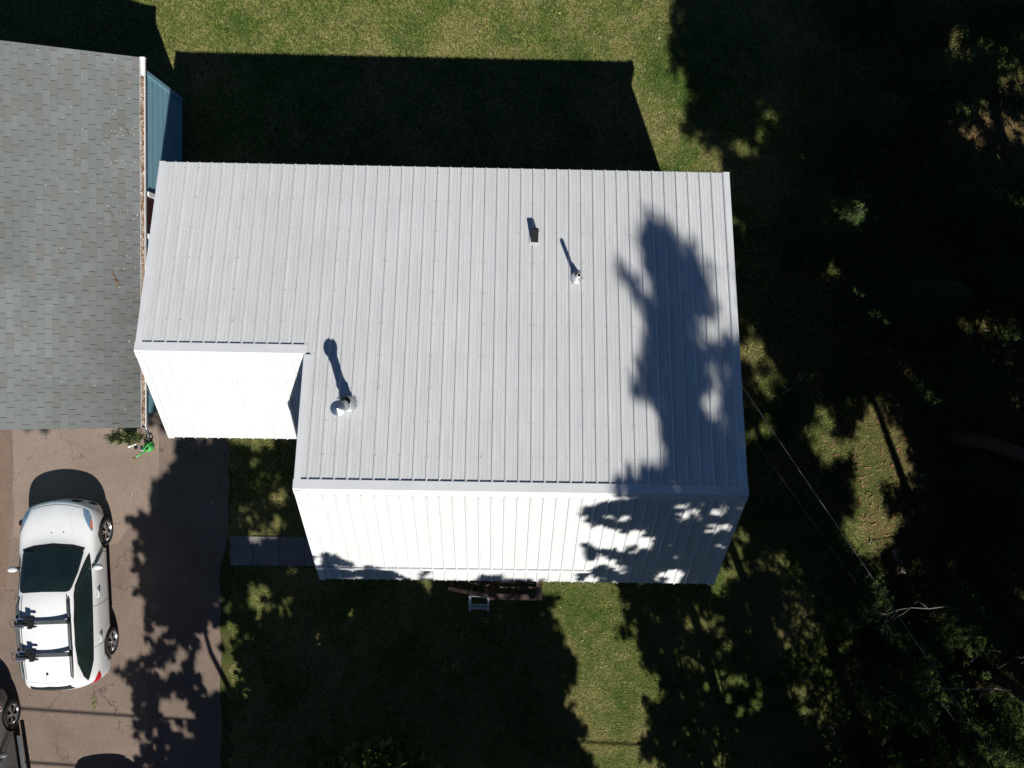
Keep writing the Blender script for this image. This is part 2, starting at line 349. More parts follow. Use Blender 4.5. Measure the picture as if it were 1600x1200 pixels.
def panel(xa, xb, A, B, name='panel', lift=0):
    A, B = Vector((0, *A)), Vector((0, *B)); n = Vector((1, 0, 0)).cross((B-A).normalized()); n = n if n.z > 0 else -n
    pr = profile(xa, xb); K = len(pr); off = n*(random.uniform(0, .0015)+lift)
    vs = [Vector((x, 0, 0))+P+n*h+off for P in (A, B) for x, h in pr]
    vs += [v-n*.002 for v in vs[:K]]
    fs = [(i, i+1, K+i+1, K+i) for i in range(K-1)]+[(i+1, i, 2*K+i, 2*K+i+1) for i in range(K-1)]
    o = mesh_obj(name, vs, fs, MAT['roof'], roof); return o
CAPR = .165
def along(A, B, dist):
    A, B = Vector(A), Vector(B); v = (B-A).normalized(); p = A+v*dist; return (p.x, p.y)
def run(xa, xb, eave, ridge, cut, offs=0):
    """panels of four ribs from xa to xb; cut = stop short of the ridge"""
    top = along(ridge, eave, cut)
    ed = [xa]+[X0-.9144*k for k in range(14, -2, -1) if xa+.03 < X0-.9144*k < xb-.03]+[xb]
    for lo, hi in zip(ed, ed[1:]): panel(lo, hi, eave, top)
run(xL, xR-.02, (yR+.03, zR+SLR*.03), (yT, zT), .135)
run(xE+.02, xL, (yR+.03, zR+SLR*.03), (yer, zer), .135)
SLF = (zT-zF)/(yT-yF)
xB = 1.83; ylap = -4.37
run(xB, xR-.02, (yF-.02, zF-SLF*.02), (yT, zT), .15)
run(xL+.02, xB, (ylap, zF+SLF*(ylap-yF)+.03), (yT, zT+.0), .15)
run(xL+.02, xB, (yF-.02, zF-SLF*.02), (ylap+.10, zF+SLF*(ylap+.10-yF)-.004), 0)
run(xE+.02, xL+.136, (yef-.02, zef-.02*(zer-zef)/(yer-yef)), (yer, zer), .15)
# lap bar on the front slope
bp = [(xL+.02, ylap-.035, zF+SLF*(ylap-.035-yF)+.052), (xB, ylap-.035, zF+SLF*(ylap-.035-yF)+.052)]
MB().tube(bp, .032, 10).build('snow_bar', MAT['trim'], roof, smooth=True)
def cap(x0, x1, y, z, s1, s2, w1, w2, lift=.028):
    """folded ridge cap: s1 slope (dz/dy) towards +y side, s2 towards -y"""
    d1 = Vector((0, 1, s1)).normalized()*w1; d2 = Vector((0, -1, -s2)).normalized()*w2; p = Vector((0, y, z+lift))
    a, b = p+d1, p+d2; dd = Vector((0, 0, -.012)); ps = [a+dd, a, p, b, b+dd]
    vs = [Vector((x, 0, 0))+q for x in (x0, x1) for q in ps]
    return MB().add(vs, [(i, i+1, 6+i, 5+i) for i in range(4)])
cap(xL-.012, xR+.012, yT, zT, SLR, SLF, .165, .165).build('ridge_cap', MAT['trim'], roof)
cap(xE-.012, xL+.04, yer, zer, SLR, (zer-zef)/(yer-yef), .165, .165).build('ridge_cap', MAT['trim'], roof)
def rake(A, B, x, s, w=.115, dn=.15):
    A, B = Vector((0, *A)), Vector((0, *B)); n = Vector((1, 0, 0)).cross((B-A).normalized()); n = n if n.z > 0 else -n
    up = n*.031
    ps = [Vector((x-s*w, 0, 0))+n*.002, Vector((x-s*w, 0, 0))+up, Vector((x, 0, 0))+up, Vector((x, 0, 0))-n*dn]
    vs = [P+q for P in (A, B) for q in ps]
    return MB().add(vs, [(0, 1, 5, 4), (1, 2, 6, 5), (2, 3, 7, 6)]).build('rake_trim', MAT['trim'], roof)
rT = along((yT, zT), (yR, zR), .02); fT = along((yT, zT), (yF, zF), .02)
rake((yR+.032, zR+SLR*.032), rT, xR, 1); rake((yF-.022, zF-SLF*.022), fT, xR, 1)
rake(along((yer, zer), (yT, zT), .03), rT, xL, -1); rake((yF-.022, zF-SLF*.022), fT, xL, -1)
rake((yR+.032, zR+SLR*.032), along((yer, zer), (yR, zR), .02), xE, -1); rake((yef-.022, zef-.022*.87), along((yer, zer), (yef, zef), .02), xE, -1)
# screws
scr = MB()
def screws(xa, xb, A, B, step, first):
    A, B = Vector((0, *A)), Vector((0, *B)); dv = (B-A).normalized(); n = Vector((1, 0, 0)).cross(dv); n = n if n.z > 0 else -n
    Ln = (B-A).length; k = 0; s = first
    while s < Ln-.2:
        for r in range(int((X0-xb)/RIB)-1, int((X0-xa)/RIB)+2):
            x = X0-r*RIB-.045
            for xx in ((x, x+.062) if r % 4 == 0 else (x,)):
                if xa+.05 < xx < xb-.03:
                    p = A+dv*(s+random.uniform(-.012, .012))+Vector((xx+random.uniform(-.006, .006), 0, 0)); M = Matrix((Vector((1, 0, 0)), dv, n)).transposed().to_4x4(); M.translation = p
                    hgt = .030 if xx > x else .006
                    scr.lathe([(.0075, 0), (.0075, hgt), (.006, hgt+.003), (.0005, hgt+.003)], 6, M)
        s += step
screws(xL, xR, (yR, zR), (yT, zT), .61, .10); screws(xE, xL, (yR, zR), (yer, zer), .61, .10)
screws(xL, xR, (yF, zF), (yT, zT), .61, .35); screws(xE, xL, (yef, zef), (yer, zer), .61, .3)
tag(scr.build('screws', MAT['screw'], roof), kind='stuff')
# flue, plumbing vent, box vent
cx, cy = -2.745, -1.10; cz = zR+SLR*(cy-yR)
nR = Vector((0, -SLR, 1)).normalized()
fl = MB(); MS = Matrix((Vector((1, 0, 0)), nR.cross(Vector((1, 0, 0))), nR)).transposed().to_4x4(); MS.translation = (cx+.0, cy, cz)
fl.lathe([(.165, .004), (.165, .03), (.14, .05), (.10, .14), (.092, .22)], 28, MS)
pipe = H(MB().lathe([(.076, -.1), (.076, .80)], 28, Matrix.Translation((cx, cy, cz))), 'chimney', MAT['steel'], smooth=True)
fl.build('flashing', MAT['galv'], pipe, smooth=True)
sl = MB()
for k in range(44):
    a = 2*math.pi*k/44+random.uniform(-.05, .05); r = .172+random.uniform(-.012, .02); p = MS @ Vector((r*math.cos(a), r*math.sin(a), .012))
    sl.box((-.012, -.010, -.006), (.012, .010, .008), 0, Matrix.Translation(p) @ Matrix.Rotation(a, 4, 'Z'))
sl.build('sealant', MAT['sealant'], pipe)
MB().lathe([(.077, .30), (.092, .312), (.077, .335)], 28, Matrix.Translation((cx, cy, cz))).build('storm_collar', MAT['steel'], pipe, smooth=True)
cp = MB().lathe([(.076, .80), (.10, .80), (.10, .86), (.076, .87)], 28, Matrix.Translation((cx, cy, cz)))
cp.lathe([(.11, .862), (.124, .865), (.126, .872), (.06, .905), (.001, .935)], 36, Matrix.Translation((cx, cy, cz)))
cp.build('cap', MAT['steel'], pipe)
vx, vy = 1.34, 1.27; vz = zR+SLR*(vy-yR); MV = Matrix((Vector((1, 0, 0)), nR.cross(Vector((1, 0, 0))), nR)).transposed().to_4x4(); MV.translation = (vx, vy, vz)
vp = H(MB().lathe([(.036, -.05), (.036, .62), (.028, .622)], 18, Matrix.Translation((vx, vy, vz))).lathe([(.028, .622), (.028, .40), (.001, .39)], 18, Matrix.Translation((vx, vy, vz)), 1), 'vent_pipe', [MAT['pvc'], MAT['hole']], smooth=False)
MB().lathe([(.125, .006), (.125, .022), (.10, .03), (.085, .06), (.06, .12), (.04, .17)], 22, MV).build('boot', MAT['galv'], vp, smooth=True)
sl = MB()
for k in range(26):
    a = 2*math.pi*k/26; r = .13+random.uniform(-.008, .014); p = MV @ Vector((r*math.cos(a), r*math.sin(a), .014))
    sl.box((-.009, -.008, -.006), (.009, .008, .006), 0, Matrix.Translation(p) @ Matrix.Rotation(a, 4, 'Z'))
sl.build('sealant', MAT['sealant'], vp)
bx, by = .565, 2.03; bz = zR+SLR*(by-yR); MX = Matrix((Vector((1, 0, 0)), nR.cross(Vector((1, 0, 0))), nR)).transposed().to_4x4(); MX.translation = (bx, by, bz)
bv = MB().add([MX @ Vector(p) for p in ((-.066, -.11, .0), (.066, -.11, .0), (.066, .075, .0), (-.066, .075, .0), (-.066, -.11, .05), (.066, -.11, .05), (.066, .075, .20), (-.066, .075, .20), (-.058, .11, .19), (.058, .11, .19), (.058, .085, .0), (-.058, .085, .0))],
   [(0, 1, 5, 4), (1, 2, 6, 5), (3, 0, 4, 7), (4, 5, 6, 7), (7, 6, 9, 8), (8, 9, 10, 11)])
bo = H(bv, 'box_vent', MAT['black'])
MB().box((-.095, -.155, .024), (.095, .11, .030), 0, MX).build('flange', MAT['trim'], bo)

# ---------------------------------------------------------------- garage with shingles
gar = empty('shingled_garage', (-11.8, 2, 0)); GO = Vector((-11.8, 2, 0))
tag(gar, 'blue sided garage with grey shingle roof and needle filled white gutter', 'garage')
gx, gz, gy0, gy1, gs = -7.775, 2.36, -1.911, 5.936, .345; gr = -11.9; grz = gz+gs*(gx-gr)
wx0, wx1, wy0, wy1 = -15.95, -7.755, -1.62, 5.72
def G(mb, name, m, parent=None, **k):
    o = mb.build(name, m, parent or gar, **k)
    if parent is None: o.location = -GO
    return o
wb = MB(); pr = [(wx1-.02, 0), (wx1-.02, gz-.17), (gr, grz-.2), (wx0, gz-.17), (wx0, 0)]; n = 5
wb.add([(x, wy0, z) for x, z in pr]+[(x, wy1, z) for x, z in pr], [(0, 1, 2, 3, 4), (9, 8, 7, 6, 5)]+[(i, 5+i, 5+(i+1) % 5, (i+1) % 5) for i in range(5)])
gw = G(wb, 'wall', MAT['siding'])
for k in range(8):                         # lap siding boards on the wall facing the house
    z0 = .12+k*.275; z1 = min(z0+.285, 2.19)
    segs = [(wy0-.01, wy1+.01)] if z1 > 2.06 else [(wy0-.01, 2.18), (3.18, wy1+.01)]
    for a, b in segs:
        MB().add([(wx1-.02, a, z0), (wx1+.016, a, z0), (wx1-.008, a, z1), (wx1-.02, a, z1), (wx1-.02, b, z0), (wx1+.016, b, z0), (wx1-.008, b, z1), (wx1-.02, b, z1)],
             [(0, 1, 2, 3), (7, 6, 5, 4), (1, 5, 6, 2), (0, 4, 5, 1), (3, 2, 6, 7)]).build('siding_board', MAT['siding'], gw)
MB().box((wx1-.02, wy1-.06, .1), (wx1+.03, wy1+.03, 2.2)).build('corner_board', MAT['siding'], gw)
dd = G(MB().box((wx1-.015, 2.28, .08), (wx1+.02, 3.08, 2.04)), 'door', MAT['door'])
MB().box((wx1-.018, 2.18, .05), (wx1+.055, 2.275, 2.06)).box((wx1-.018, 3.085, .05), (wx1+.055, 3.18, 2.06)).build('door_frame', MAT['white'], dd)
MB().box((wx1+.02, 2.36, .98), (wx1+.07, 2.40, 1.06)).build('handle', MAT['steel'], dd)
A = math.atan(gs); ca, sa = math.cos(A), math.sin(A); LS = (gx-gr)/ca
dk = MB()
for s in (1, -1):
    xe = gx if s > 0 else 2*gr-gx
    ps = [(xe, gz-.012), (gr, grz-.012), (gr, grz-.15), (xe, gz-.16)]
    vs = [(x, y, z) for y in (gy0+.01, gy1-.01) for x, z in ps]
    dk.add(vs, [(0, 1, 2, 3), (7, 6, 5, 4), (0, 4, 5, 1), (1, 5, 6, 2), (2, 6, 7, 3), (3, 7, 4, 0)])
groof = G(dk, 'roof', MAT['felt'])
EXP, TW = .1397, .3048
def tabmesh(w):
    l0, l1, t = -.012, EXP+.02, .0065
    return [(l0, -w/2, .003), (l0, w/2, .003), (l1, w/2, -.003), (l1, -w/2, -.003), (l0, -w/2, .003+t), (l0, w/2, .003+t), (l1, w/2, .0005), (l1, -w/2, .0005)], [(0, 3, 2, 1), (4, 5, 6, 7), (0, 1, 5, 4), (1, 2, 6, 5), (2, 3, 7, 6), (3, 0, 4, 7)]
TM = []
for k in range(4):
    v, f = tabmesh(TW-.009); me = bpy.data.meshes.new('shingle'); me.from_pydata(v, [], f); me.materials.append(SHG[k]); TM.append(me)
rest = MB(); nshing = 0
for side in (1, -1):
    NC = int(LS/EXP)
    for i in range(NC):
        s = i*EXP; y = gy0-(TW/2 if i % 2 else 0)-.05*(i % 3 == 0); j = 0
        while y < gy1:
            a, b = max(y, gy0), min(y+TW, gy1); y += TW
            if b-a < .04: continue
            q = random.random(); k = 3 if q < .13 else (1 if q < .4 else (2 if q < .55 else 0))
            w_ = b-a-.009; wz = random.uniform(0, .0012); jx = random.uniform(-.002, .002)
            M = Matrix(((-ca*side, 0, sa*side, gx-s*ca if side > 0 else 2*gr-gx+s*ca), (0, -side, 0, (a+b)/2), (sa, 0, ca, gz+s*sa+wz), (0, 0, 0, 1)))
            if side > 0 and i < 11 and nshing < 300:
                o = link('shingle', TM[k], groof); o.matrix_local = M @ Matrix.Diagonal((1, w_/(TW-.009), 1, 1)); nshing += 1
            else:
                v, f = tabmesh(w_); rest.add([M @ Vector(p) for p in v], f, k)
tag(rest.build('shingle_field', SHG, groof), kind='stuff')
rc = MB()
for k in range(40):
    y = gy0+k*.2; rc.add([(gr-.15, y, grz-.04), (gr, y, grz+.018), (gr+.15, y, grz-.04), (gr-.15, y+.21, grz-.036), (gr, y+.21, grz+.024), (gr+.15, y+.21, grz-.036)], [(0, 1, 4, 3), (1, 2, 5, 4)])
rc.build('ridge_cap', SHG[1], groof)
# gutter
gu = MB(); pf = [(0, .0), (0, -.10), (.02, -.115), (.085, -.115), (.112, -.06), (.112, .0), (.100, .0), (.100, -.055), (.08, -.103), (.022, -.103), (.010, -.095), (.010, 0)]
K = len(pf); ox, oz = gx+.002, gz-.012
vs = [(ox+x, y, oz+z) for y in (gy0-.01, gy1+.01) for x, z in pf]
gu.add(vs, [(i, (i+1) % K, K+(i+1) % K, K+i) for i in range(K)])
for ya in (gy0-.012, gy1+.006): gu.box((ox, ya, oz-.11), (ox+.11, ya+.006, oz-.001))
gut = G(gu, 'gutter', MAT['white'])
nb = 5200
yy = rng.uniform(gy0+.02, gy1-.75, nb); yy = np.where(rng.random(nb) < .15, gy1-.75+rng.random(nb)**2*.3, yy)
xx = ox+.012+rng.beta(2.2, 2.6, nb)*.085; zz = oz-.045+.028*np.sin(yy*7)+rng.uniform(-.012, .02, nb); an = rng.normal(math.pi/2, .7, nb); ln = rng.uniform(.02, .045, nb); wd = .0045
dx, dy = np.cos(an)*ln, np.sin(an)*ln; nx, ny = -np.sin(an)*wd, np.cos(an)*wd; tz = rng.normal(0, .006, nb)
V = np.stack([np.stack([xx-dx+nx, yy-dy+ny, zz-tz], 1), np.stack([xx-dx-nx, yy-dy-ny, zz-tz], 1), np.stack([xx+dx-nx, yy+dy-ny, zz+tz], 1), np.stack([xx+dx+nx, yy+dy+ny, zz+tz], 1)], 1).reshape(-1, 3)
tag(np_mesh('needle_litter', V, 4, None, gut, [MAT['needle'], MAT['debris']], (rng.random(nb) < .3).astype(int)), kind='stuff')
MB().tube([(ox+.06, gy0+.05, oz-.10), (ox+.06, gy0-.06, oz-.17), (ox+.055, gy0-.20, oz-.26), (ox+.05, gy0-.30, oz-.30)], [.03, .03, .028, .024], 8).build('spout', MAT['galv'], gut, smooth=True)
# pale debris and twigs on the shingles
nb = 230; s_ = rng.beta(1.1, 3, nb)*3.2; yy = np.clip(rng.normal(3.6, 1.2, nb), gy0+.1, gy1-.1); yy = np.where(rng.random(nb) < .3, rng.uniform(gy0+.1, gy1-.1, nb), yy)
px_ = gx-s_*ca; pz_ = gz+s_*sa+.013; sz = rng.uniform(.005, .013, nb); an = rng.uniform(0, 6.3, nb)
V = np.stack([np.stack([px_+np.cos(an+q)*sz*(1.6 if q in (0, math.pi) else .6), yy+np.sin(an+q)*sz*(1.6 if q in (0, math.pi) else .6), pz_-np.cos(an+q)*sz*.34*(1.6 if q in (0, math.pi) else .6)], 1) for q in (0, math.pi/2, math.pi, 1.5*math.pi)], 1).reshape(-1, 3)
tag(np_mesh('roof_debris', V, 4, None, groof, [MAT['debris'], MAT['needle']], (rng.random(nb) < .25).astype(int)), kind='stuff')
tw = MB()
for (s0, y0) in ((.42, 1.15), (.40, 1.05), (.45, 1.22), (.2, 4.3), (.5, 2.5)):
    p = [Vector((gx-(s0+k*.03+random.uniform(-.03, .03))*ca, y0+k*.07+random.uniform(-.04, .04), gz+(s0+k*.03)*sa+.02)) for k in range(4)]
    tw.tube(p, .006, 5)
tw.build('twig', MAT['needle'], groof)

# ---------------------------------------------------------------- front deck, stair, chair
dkx0, dkx1, dky0, dky1, dkz = -.2, .96, -5.80, -4.40, .60
deck_o = empty('front_deck', (.4, -5.2, 0)); DO = Vector((.4, -5.2, 0)); tag(deck_o, 'brown wooden deck with baluster railing and side stair under the front eave', 'deck')
def D(mb, name, m, **k):
    o = mb.build(name, m, deck_o, **k); o.location = -DO; return o
y = dky1
while y-.14 > dky0-.02:
    D(MB().box((dkx0-.02, y-.138, dkz-.035), (dkx1+.02, y, dkz+random.uniform(0, .003))), 'plank', MAT['wood'], bevel=.004); y -= .145
for x in (dkx0, dkx1-.09):
    D(MB().box((x, dky0, 0), (x+.09, dky0+.09, 1.46)), 'post', MAT['wood'])
D(MB().box((dkx1-.09, dky1-.12, 0), (dkx1, dky1-.03, 1.46)), 'post', MAT['wood'])
D(MB().box((dkx0-.03, dky0-.03, 1.462), (dkx1+.03, dky0+.11, 1.50)), 'top_rail', MAT['wood'], bevel=.006)
D(MB().box((dkx1-.11, dky0+.112, 1.462), (dkx1+.03, dky1-.02, 1.50)), 'top_rail', MAT['wood'], bevel=.006)
D(MB().box((dkx0+.09, dky0+.025, .70), (dkx1-.09, dky0+.065, .76)), 'bottom_rail', MAT['wood'])
for k in range(7):
    x = dkx0+.09+.138*(k+.6); D(MB().box((x, dky0+.03, .762), (x+.035, dky0+.06, 1.46)), 'baluster', MAT['wood'])
for k in range(7):
    y = dky0+.16+.16*k
    if y < dky1-.15: D(MB().box((dkx1-.062, y, .603), (dkx1-.03, y+.035, 1.46)), 'baluster', MAT['wood'])
for k in range(3):
    D(MB().box((dkx0-.28*(k+1)-.02, dky0+.06, dkz-.15*(k+1)-.035), (dkx0-.28*k-.022, dky1-.3, dkz-.15*(k+1))), 'tread', MAT['wood'], bevel=.004)
D(MB().bar((dkx0-.03, dky0+.04, dkz-.06), (dkx0-.95, dky0+.04, .02), .04, .2), 'stringer', MAT['wood'])
D(MB().bar((dkx0-.03, dky0+.04, 1.43), (dkx0-.98, dky0+.04, .92), .09, .04), 'stair_rail', MAT['wood'])
D(MB().box((dkx0-1.0, dky0, 0), (dkx0-.92, dky0+.08, .93)), 'post', MAT['wood'])
for k in range(5):
    x = dkx0-.14-.15*k; D(MB().box((x, dky0+.025, .5-.5*k*.15+.0), (x+.03, dky0+.055, 1.36-.535*k*.15)), 'baluster', MAT['wood'])
hs = MB(); P = []
for k in range(60):
    t = k/60*2*math.pi*2.6; r = .085+.012*math.sin(k*.9); P.append((.12+r*math.cos(t)*(1.1 if k < 30 else .8)+(0 if k < 30 else .09), -5.62+r*.6*math.sin(t), .612+.004*k/6))
ho = hs.tube(P, .008, 6).build('coiled_cord', MAT['white'], None, smooth=True); tag(ho, 'white cord lying coiled on the brown deck boards', 'cord')
ch = empty('lawn_chair', (-.47, -6.2, 0)); tag(ch, 'grey slatted metal lawn chair on the shaded grass beside the deck stair', 'chair')
fr = MB()
for sx_ in (-.20, .20):
    fr.tube([(sx_, -.22, 0), (sx_, -.20, .40), (sx_, .16, .38), (sx_, .24, .82)], .013, 8); fr.tube([(sx_, .24, 0), (sx_, .16, .38)], .013, 8)
    fr.tube([(sx_*1.08, -.20, .40), (sx_*1.1, -.18, .60), (sx_*1.1, .19, .60)], .013, 8)
fr.tube([(-.20, .24, .82), (.20, .24, .82)], .013, 8).tube([(-.2, -.2, .40), (.2, -.2, .40)], .013, 8)
fr.build('frame', MAT['chair'], ch, smooth=True)
for k in (0, 1, 4, 5): MB().box((-.195, -.19+k*.066, .395), (.195, -.150+k*.066, .405)).build('seat_slat', MAT['chair'], ch)
for k in (1, 3):
    z = .50+k*.085; MB().box((-.19, .165+.018*k+.004, z), (.19, .175+.018*k+.004, z+.05)).build('back_slat', MAT['chair'], ch)
for s_ in (-1, 1): MB().box((s_*.22-.025, -.19, .612), (s_*.22+.025, .20, .628)).build('armrest', MAT['chair'], ch)

# ---------------------------------------------------------------- vehicles
def car_body():
    st = [
     (2.25, [(0,.25),(.62,.27),(.71,.38),(.73,.52),(.70,.64),(.64,.705),(.52,.73),(.42,.74),(.2,.745),(0,.75)], -.16),
     (2.15, [(0,.22),(.76,.25),(.85,.36),(.87,.55),(.83,.70),(.74,.785),(.62,.81),(.5,.82),(.25,.825),(0,.83)], -.20),
     (1.85, [(0,.22),(.80,.24),(.89,.38),(.91,.60),(.88,.79),(.80,.885),(.68,.915),(.55,.925),(.28,.94),(0,.945)], -.10),
     (1.42, [(0,.22),(.82,.24),(.91,.38),(.925,.62),(.90,.84),(.83,.94),(.70,.98),(.56,.99),(.28,1.0),(0,1.005)], 0),
     (1.10, [(0,.22),(.82,.24),(.905,.38),(.92,.64),(.90,.88),(.85,.985),(.74,1.02),(.62,1.04),(.32,1.06),(0,1.07)], 0),
     (.62, [(0,.22),(.82,.24),(.90,.38),(.915,.65),(.905,.89),(.86,1.01),(.69,1.27),(.61,1.33),(.32,1.37),(0,1.39)], 0),
     (.20, [(0,.22),(.82,.24),(.90,.38),(.915,.65),(.905,.90),(.86,1.03),(.64,1.50),(.57,1.56),(.3,1.615),(0,1.63)], 0),
     (-.4, [(0,.22),(.82,.24),(.90,.38),(.915,.65),(.905,.90),(.86,1.05),(.63,1.54),(.57,1.60),(.3,1.655),(0,1.67)], 0),
     (-1.0, [(0,.22),(.82,.24),(.90,.38),(.915,.65),(.905,.91),(.86,1.07),(.62,1.53),(.56,1.595),(.3,1.65),(0,1.665)], 0),
     (-1.55, [(0,.22),(.82,.24),(.905,.38),(.92,.65),(.905,.92),(.85,1.09),(.61,1.49),(.55,1.56),(.3,1.62),(0,1.635)], 0),
     (-1.95, [(0,.24),(.82,.26),(.89,.40),(.90,.66),(.88,.93),(.82,1.10),(.60,1.45),(.53,1.52),(.3,1.58),(0,1.595)], 0),
     (-2.12, [(0,.27),(.76,.30),(.84,.42),(.86,.66),(.84,.92),(.77,1.06),(.62,1.24),(.54,1.29),(.3,1.32),(0,1.33)], .08),
     (-2.26, [(0,.32),(.60,.34),(.74,.42),(.78,.62),(.72,.86),(.64,.93),(.52,.97),(.43,.98),(.22,.99),(0,.995)], .16)]
    dxw = {4: {8: .12, 9: .16, 7: .03}, 5: {8: .10, 9: .13, 7: .03}, 6: {8: .06, 9: .08}}
    rings = []
    for si, (x, pts, rd) in enumerate(st):
        half = [Vector((x+rd*(y/.8)**2+dxw.get(si, {}).get(j, 0), y, z)) for j, (y, z) in enumerate(pts)]
        rings.append(half+[Vector((p.x, -p.y, p.z)) for p in half[-2:0:-1]])
    n = len(rings[0]); vs = [p for r in rings for p in r]; fs = []
    for i in range(len(rings)-1):
        for k in range(n): fs.append((i*n+k, i*n+(k+1) % n, (i+1)*n+(k+1) % n, (i+1)*n+k))
    fs.append(tuple(range(n))[::-1]); fs.append(tuple(range((len(rings)-1)*n, len(rings)*n)))
    me = bpy.data.meshes.new('tmp'); me.from_pydata(vs, [], fs); bm = bmesh.new(); bm.from_mesh(me); bmesh.ops.recalc_face_normals(bm, faces=bm.faces); bm.to_mesh(me); bm.free()
    o = bpy.data.objects.new('tmp', me); COL.objects.link(o)
    sb = o.modifiers.new('s', 'SUBSURF'); sb.levels = sb.render_levels = 2
    dg = bpy.context.evaluated_depsgraph_get(); dg.update(); sm = bpy.data.meshes.new_from_object(o.evaluated_get(dg)); o.modifiers.clear(); o.data = sm
    bm = bmesh.new(); bm.from_mesh(sm); bvh = BVHTree.FromBMesh(bm); bm.free()
    cut = MB()
    for ax in (1.36, -1.33):
        for s in (1, -1): cut.lathe([(0.0005, .55), (.395, .55), (.395, 1.2), (.0005, 1.2)], 40, Matrix.Translation((ax, 0, .345)) @ Matrix.Rotation(-s*math.pi/2, 4, 'X'))
    cm = bpy.data.meshes.new('cut'); cm.from_pydata(cut.v, [], cut.f); bm = bmesh.new(); bm.from_mesh(cm); bmesh.ops.remove_doubles(bm, verts=bm.verts, dist=.002); bmesh.ops.recalc_face_normals(bm, faces=bm.faces); bm.to_mesh(cm); bm.free()
    cm.materials.append(MAT['black']); co = bpy.data.objects.new('cut', cm); COL.objects.link(co)
    sm.materials.append(MAT['carwhite'])
    bo = o.modifiers.new('b', 'BOOLEAN'); bo.operation = 'DIFFERENCE'; bo.object = co; bo.solver = 'EXACT'; bo.material_mode = 'TRANSFER'
    dg = bpy.context.evaluated_depsgraph_get(); dg.update(); fm = bpy.data.meshes.new_from_object(o.evaluated_get(dg))
    bpy.data.objects.remove(o); bpy.data.objects.remove(co)
    fm.polygons.foreach_set('use_smooth', [True]*len(fm.polygons)); fm.name = 'body'
    return fm, bvh
BODY, BVH = car_body()
AX = {'top': (Vector((0, 0, 4)), Vector((0, 0, -1)), lambda a, b: Vector((a, b, 0))), 'right': (Vector((0, -4, 0)), Vector((0, 1, 0)), lambda a, b: Vector((a, 0, b))),
      'left': (Vector((0, 4, 0)), Vector((0, -1, 0)), lambda a, b: Vector((a, 0, b))), 'front': (Vector((5, 0, 0)), Vector((-1, 0, 0)), lambda a, b: Vector((0, a, b))), 'rear': (Vector((-5, 0, 0)), Vector((1, 0, 0)), lambda a, b: Vector((0, a, b)))}
def patch(name, poly, ax, m, parent, off=.004, res=.05, sub=None):
    """a shell that follows the body inside an outline drawn from one side"""
    o0, dr_, f = AX[ax]; P2 = []
    for i, a in enumerate(poly):
        b = poly[(i+1) % len(poly)]; n = max(1, int(math.dist(a, b)/res))
        P2 += [Vector((a[0]+(b[0]-a[0])*k/n, a[1]+(b[1]-a[1])*k/n)) for k in range(n)]
    nb = len(P2); xs = [p.x for p in P2]; ys = [p.y for p in P2]
    gx_, gy_ = np.meshgrid(np.arange(min(xs), max(xs), res), np.arange(min(ys), max(ys), res)); gi = inpoly([(p.x, p.y) for p in P2], gx_, gy_)
    P2 += [Vector((x, y)) for x, y in zip(gx_[gi], gy_[gi]) if min((p.x-x)**2+(p.y-y)**2 for p in P2[:nb]) > (res*.4)**2]
    v2, _, fc, _, _, _ = geometry.delaunay_2d_cdt(P2, [(i, (i+1) % nb) for i in range(nb)], [list(range(nb))], 1, 1e-5)
    vs = []; ok = []
    for p in v2:
        h, nn, _, _ = BVH.ray_cast(f(p.x, p.y)+o0, dr_)
        if h is None: h, nn, _, _ = BVH.find_nearest(f(p.x, p.y)+o0*.25)
        nn = nn if nn.dot(dr_) < 0 else -nn; vs.append(h+nn*off)
    o = mesh_obj(name, vs, [tuple(q) for q in fc], m, parent, True); return o
def strip(pts, w=.012):
    """closed outline of a thin band along a polyline"""
    L1, L2 = [], []
    for i, p in enumerate(pts):
        a = pts[max(0, i-1)]; b = pts[min(len(pts)-1, i+1)]; dx, dy = b[0]-a[0], b[1]-a[1]; l = math.hypot(dx, dy) or 1
        L1.append((p[0]-dy/l*w/2, p[1]+dx/l*w/2)); L2.append((p[0]+dy/l*w/2, p[1]-dx/l*w/2))
    return L1+L2[::-1]
def make_wheel(parent, x, s):
    M = Matrix.Translation((x, s*.80, .345)) @ Matrix.Rotation(-s*math.pi/2, 4, 'X')
    t = MB().lathe([(.215, -.09), (.33, -.11), (.345, -.07), (.345, .07), (.33, .105), (.29, .118), (.235, .112), (.222, .10)], 36, M).build('wheel', MAT['tyre'], parent, True)
    r = MB().lathe([(.226, .06), (.240, .108), (.225, .112), (.205, .07)], 36, M).lathe([(.20, .02), (.001, .02)], 24, M, 1).lathe([(.045, .085), (.045, .105), (.001, .108)], 16, M)
    for k in range(5):
        for dlt in (-.17, .17):
            a = 2*math.pi*k/5+.3; c0 = (.03*math.cos(a), .03*math.sin(a), .085); c1 = (.222*math.cos(a+dlt), .222*math.sin(a+dlt), .085)
            r.bar(M @ Vector(c0), M @ Vector(c1), .032, .03, 0, up=tuple((M.to_3x3() @ Vector((0, 0, 1)))))
    r.build('rim', [MAT['alloy'], MAT['black']], t); return t
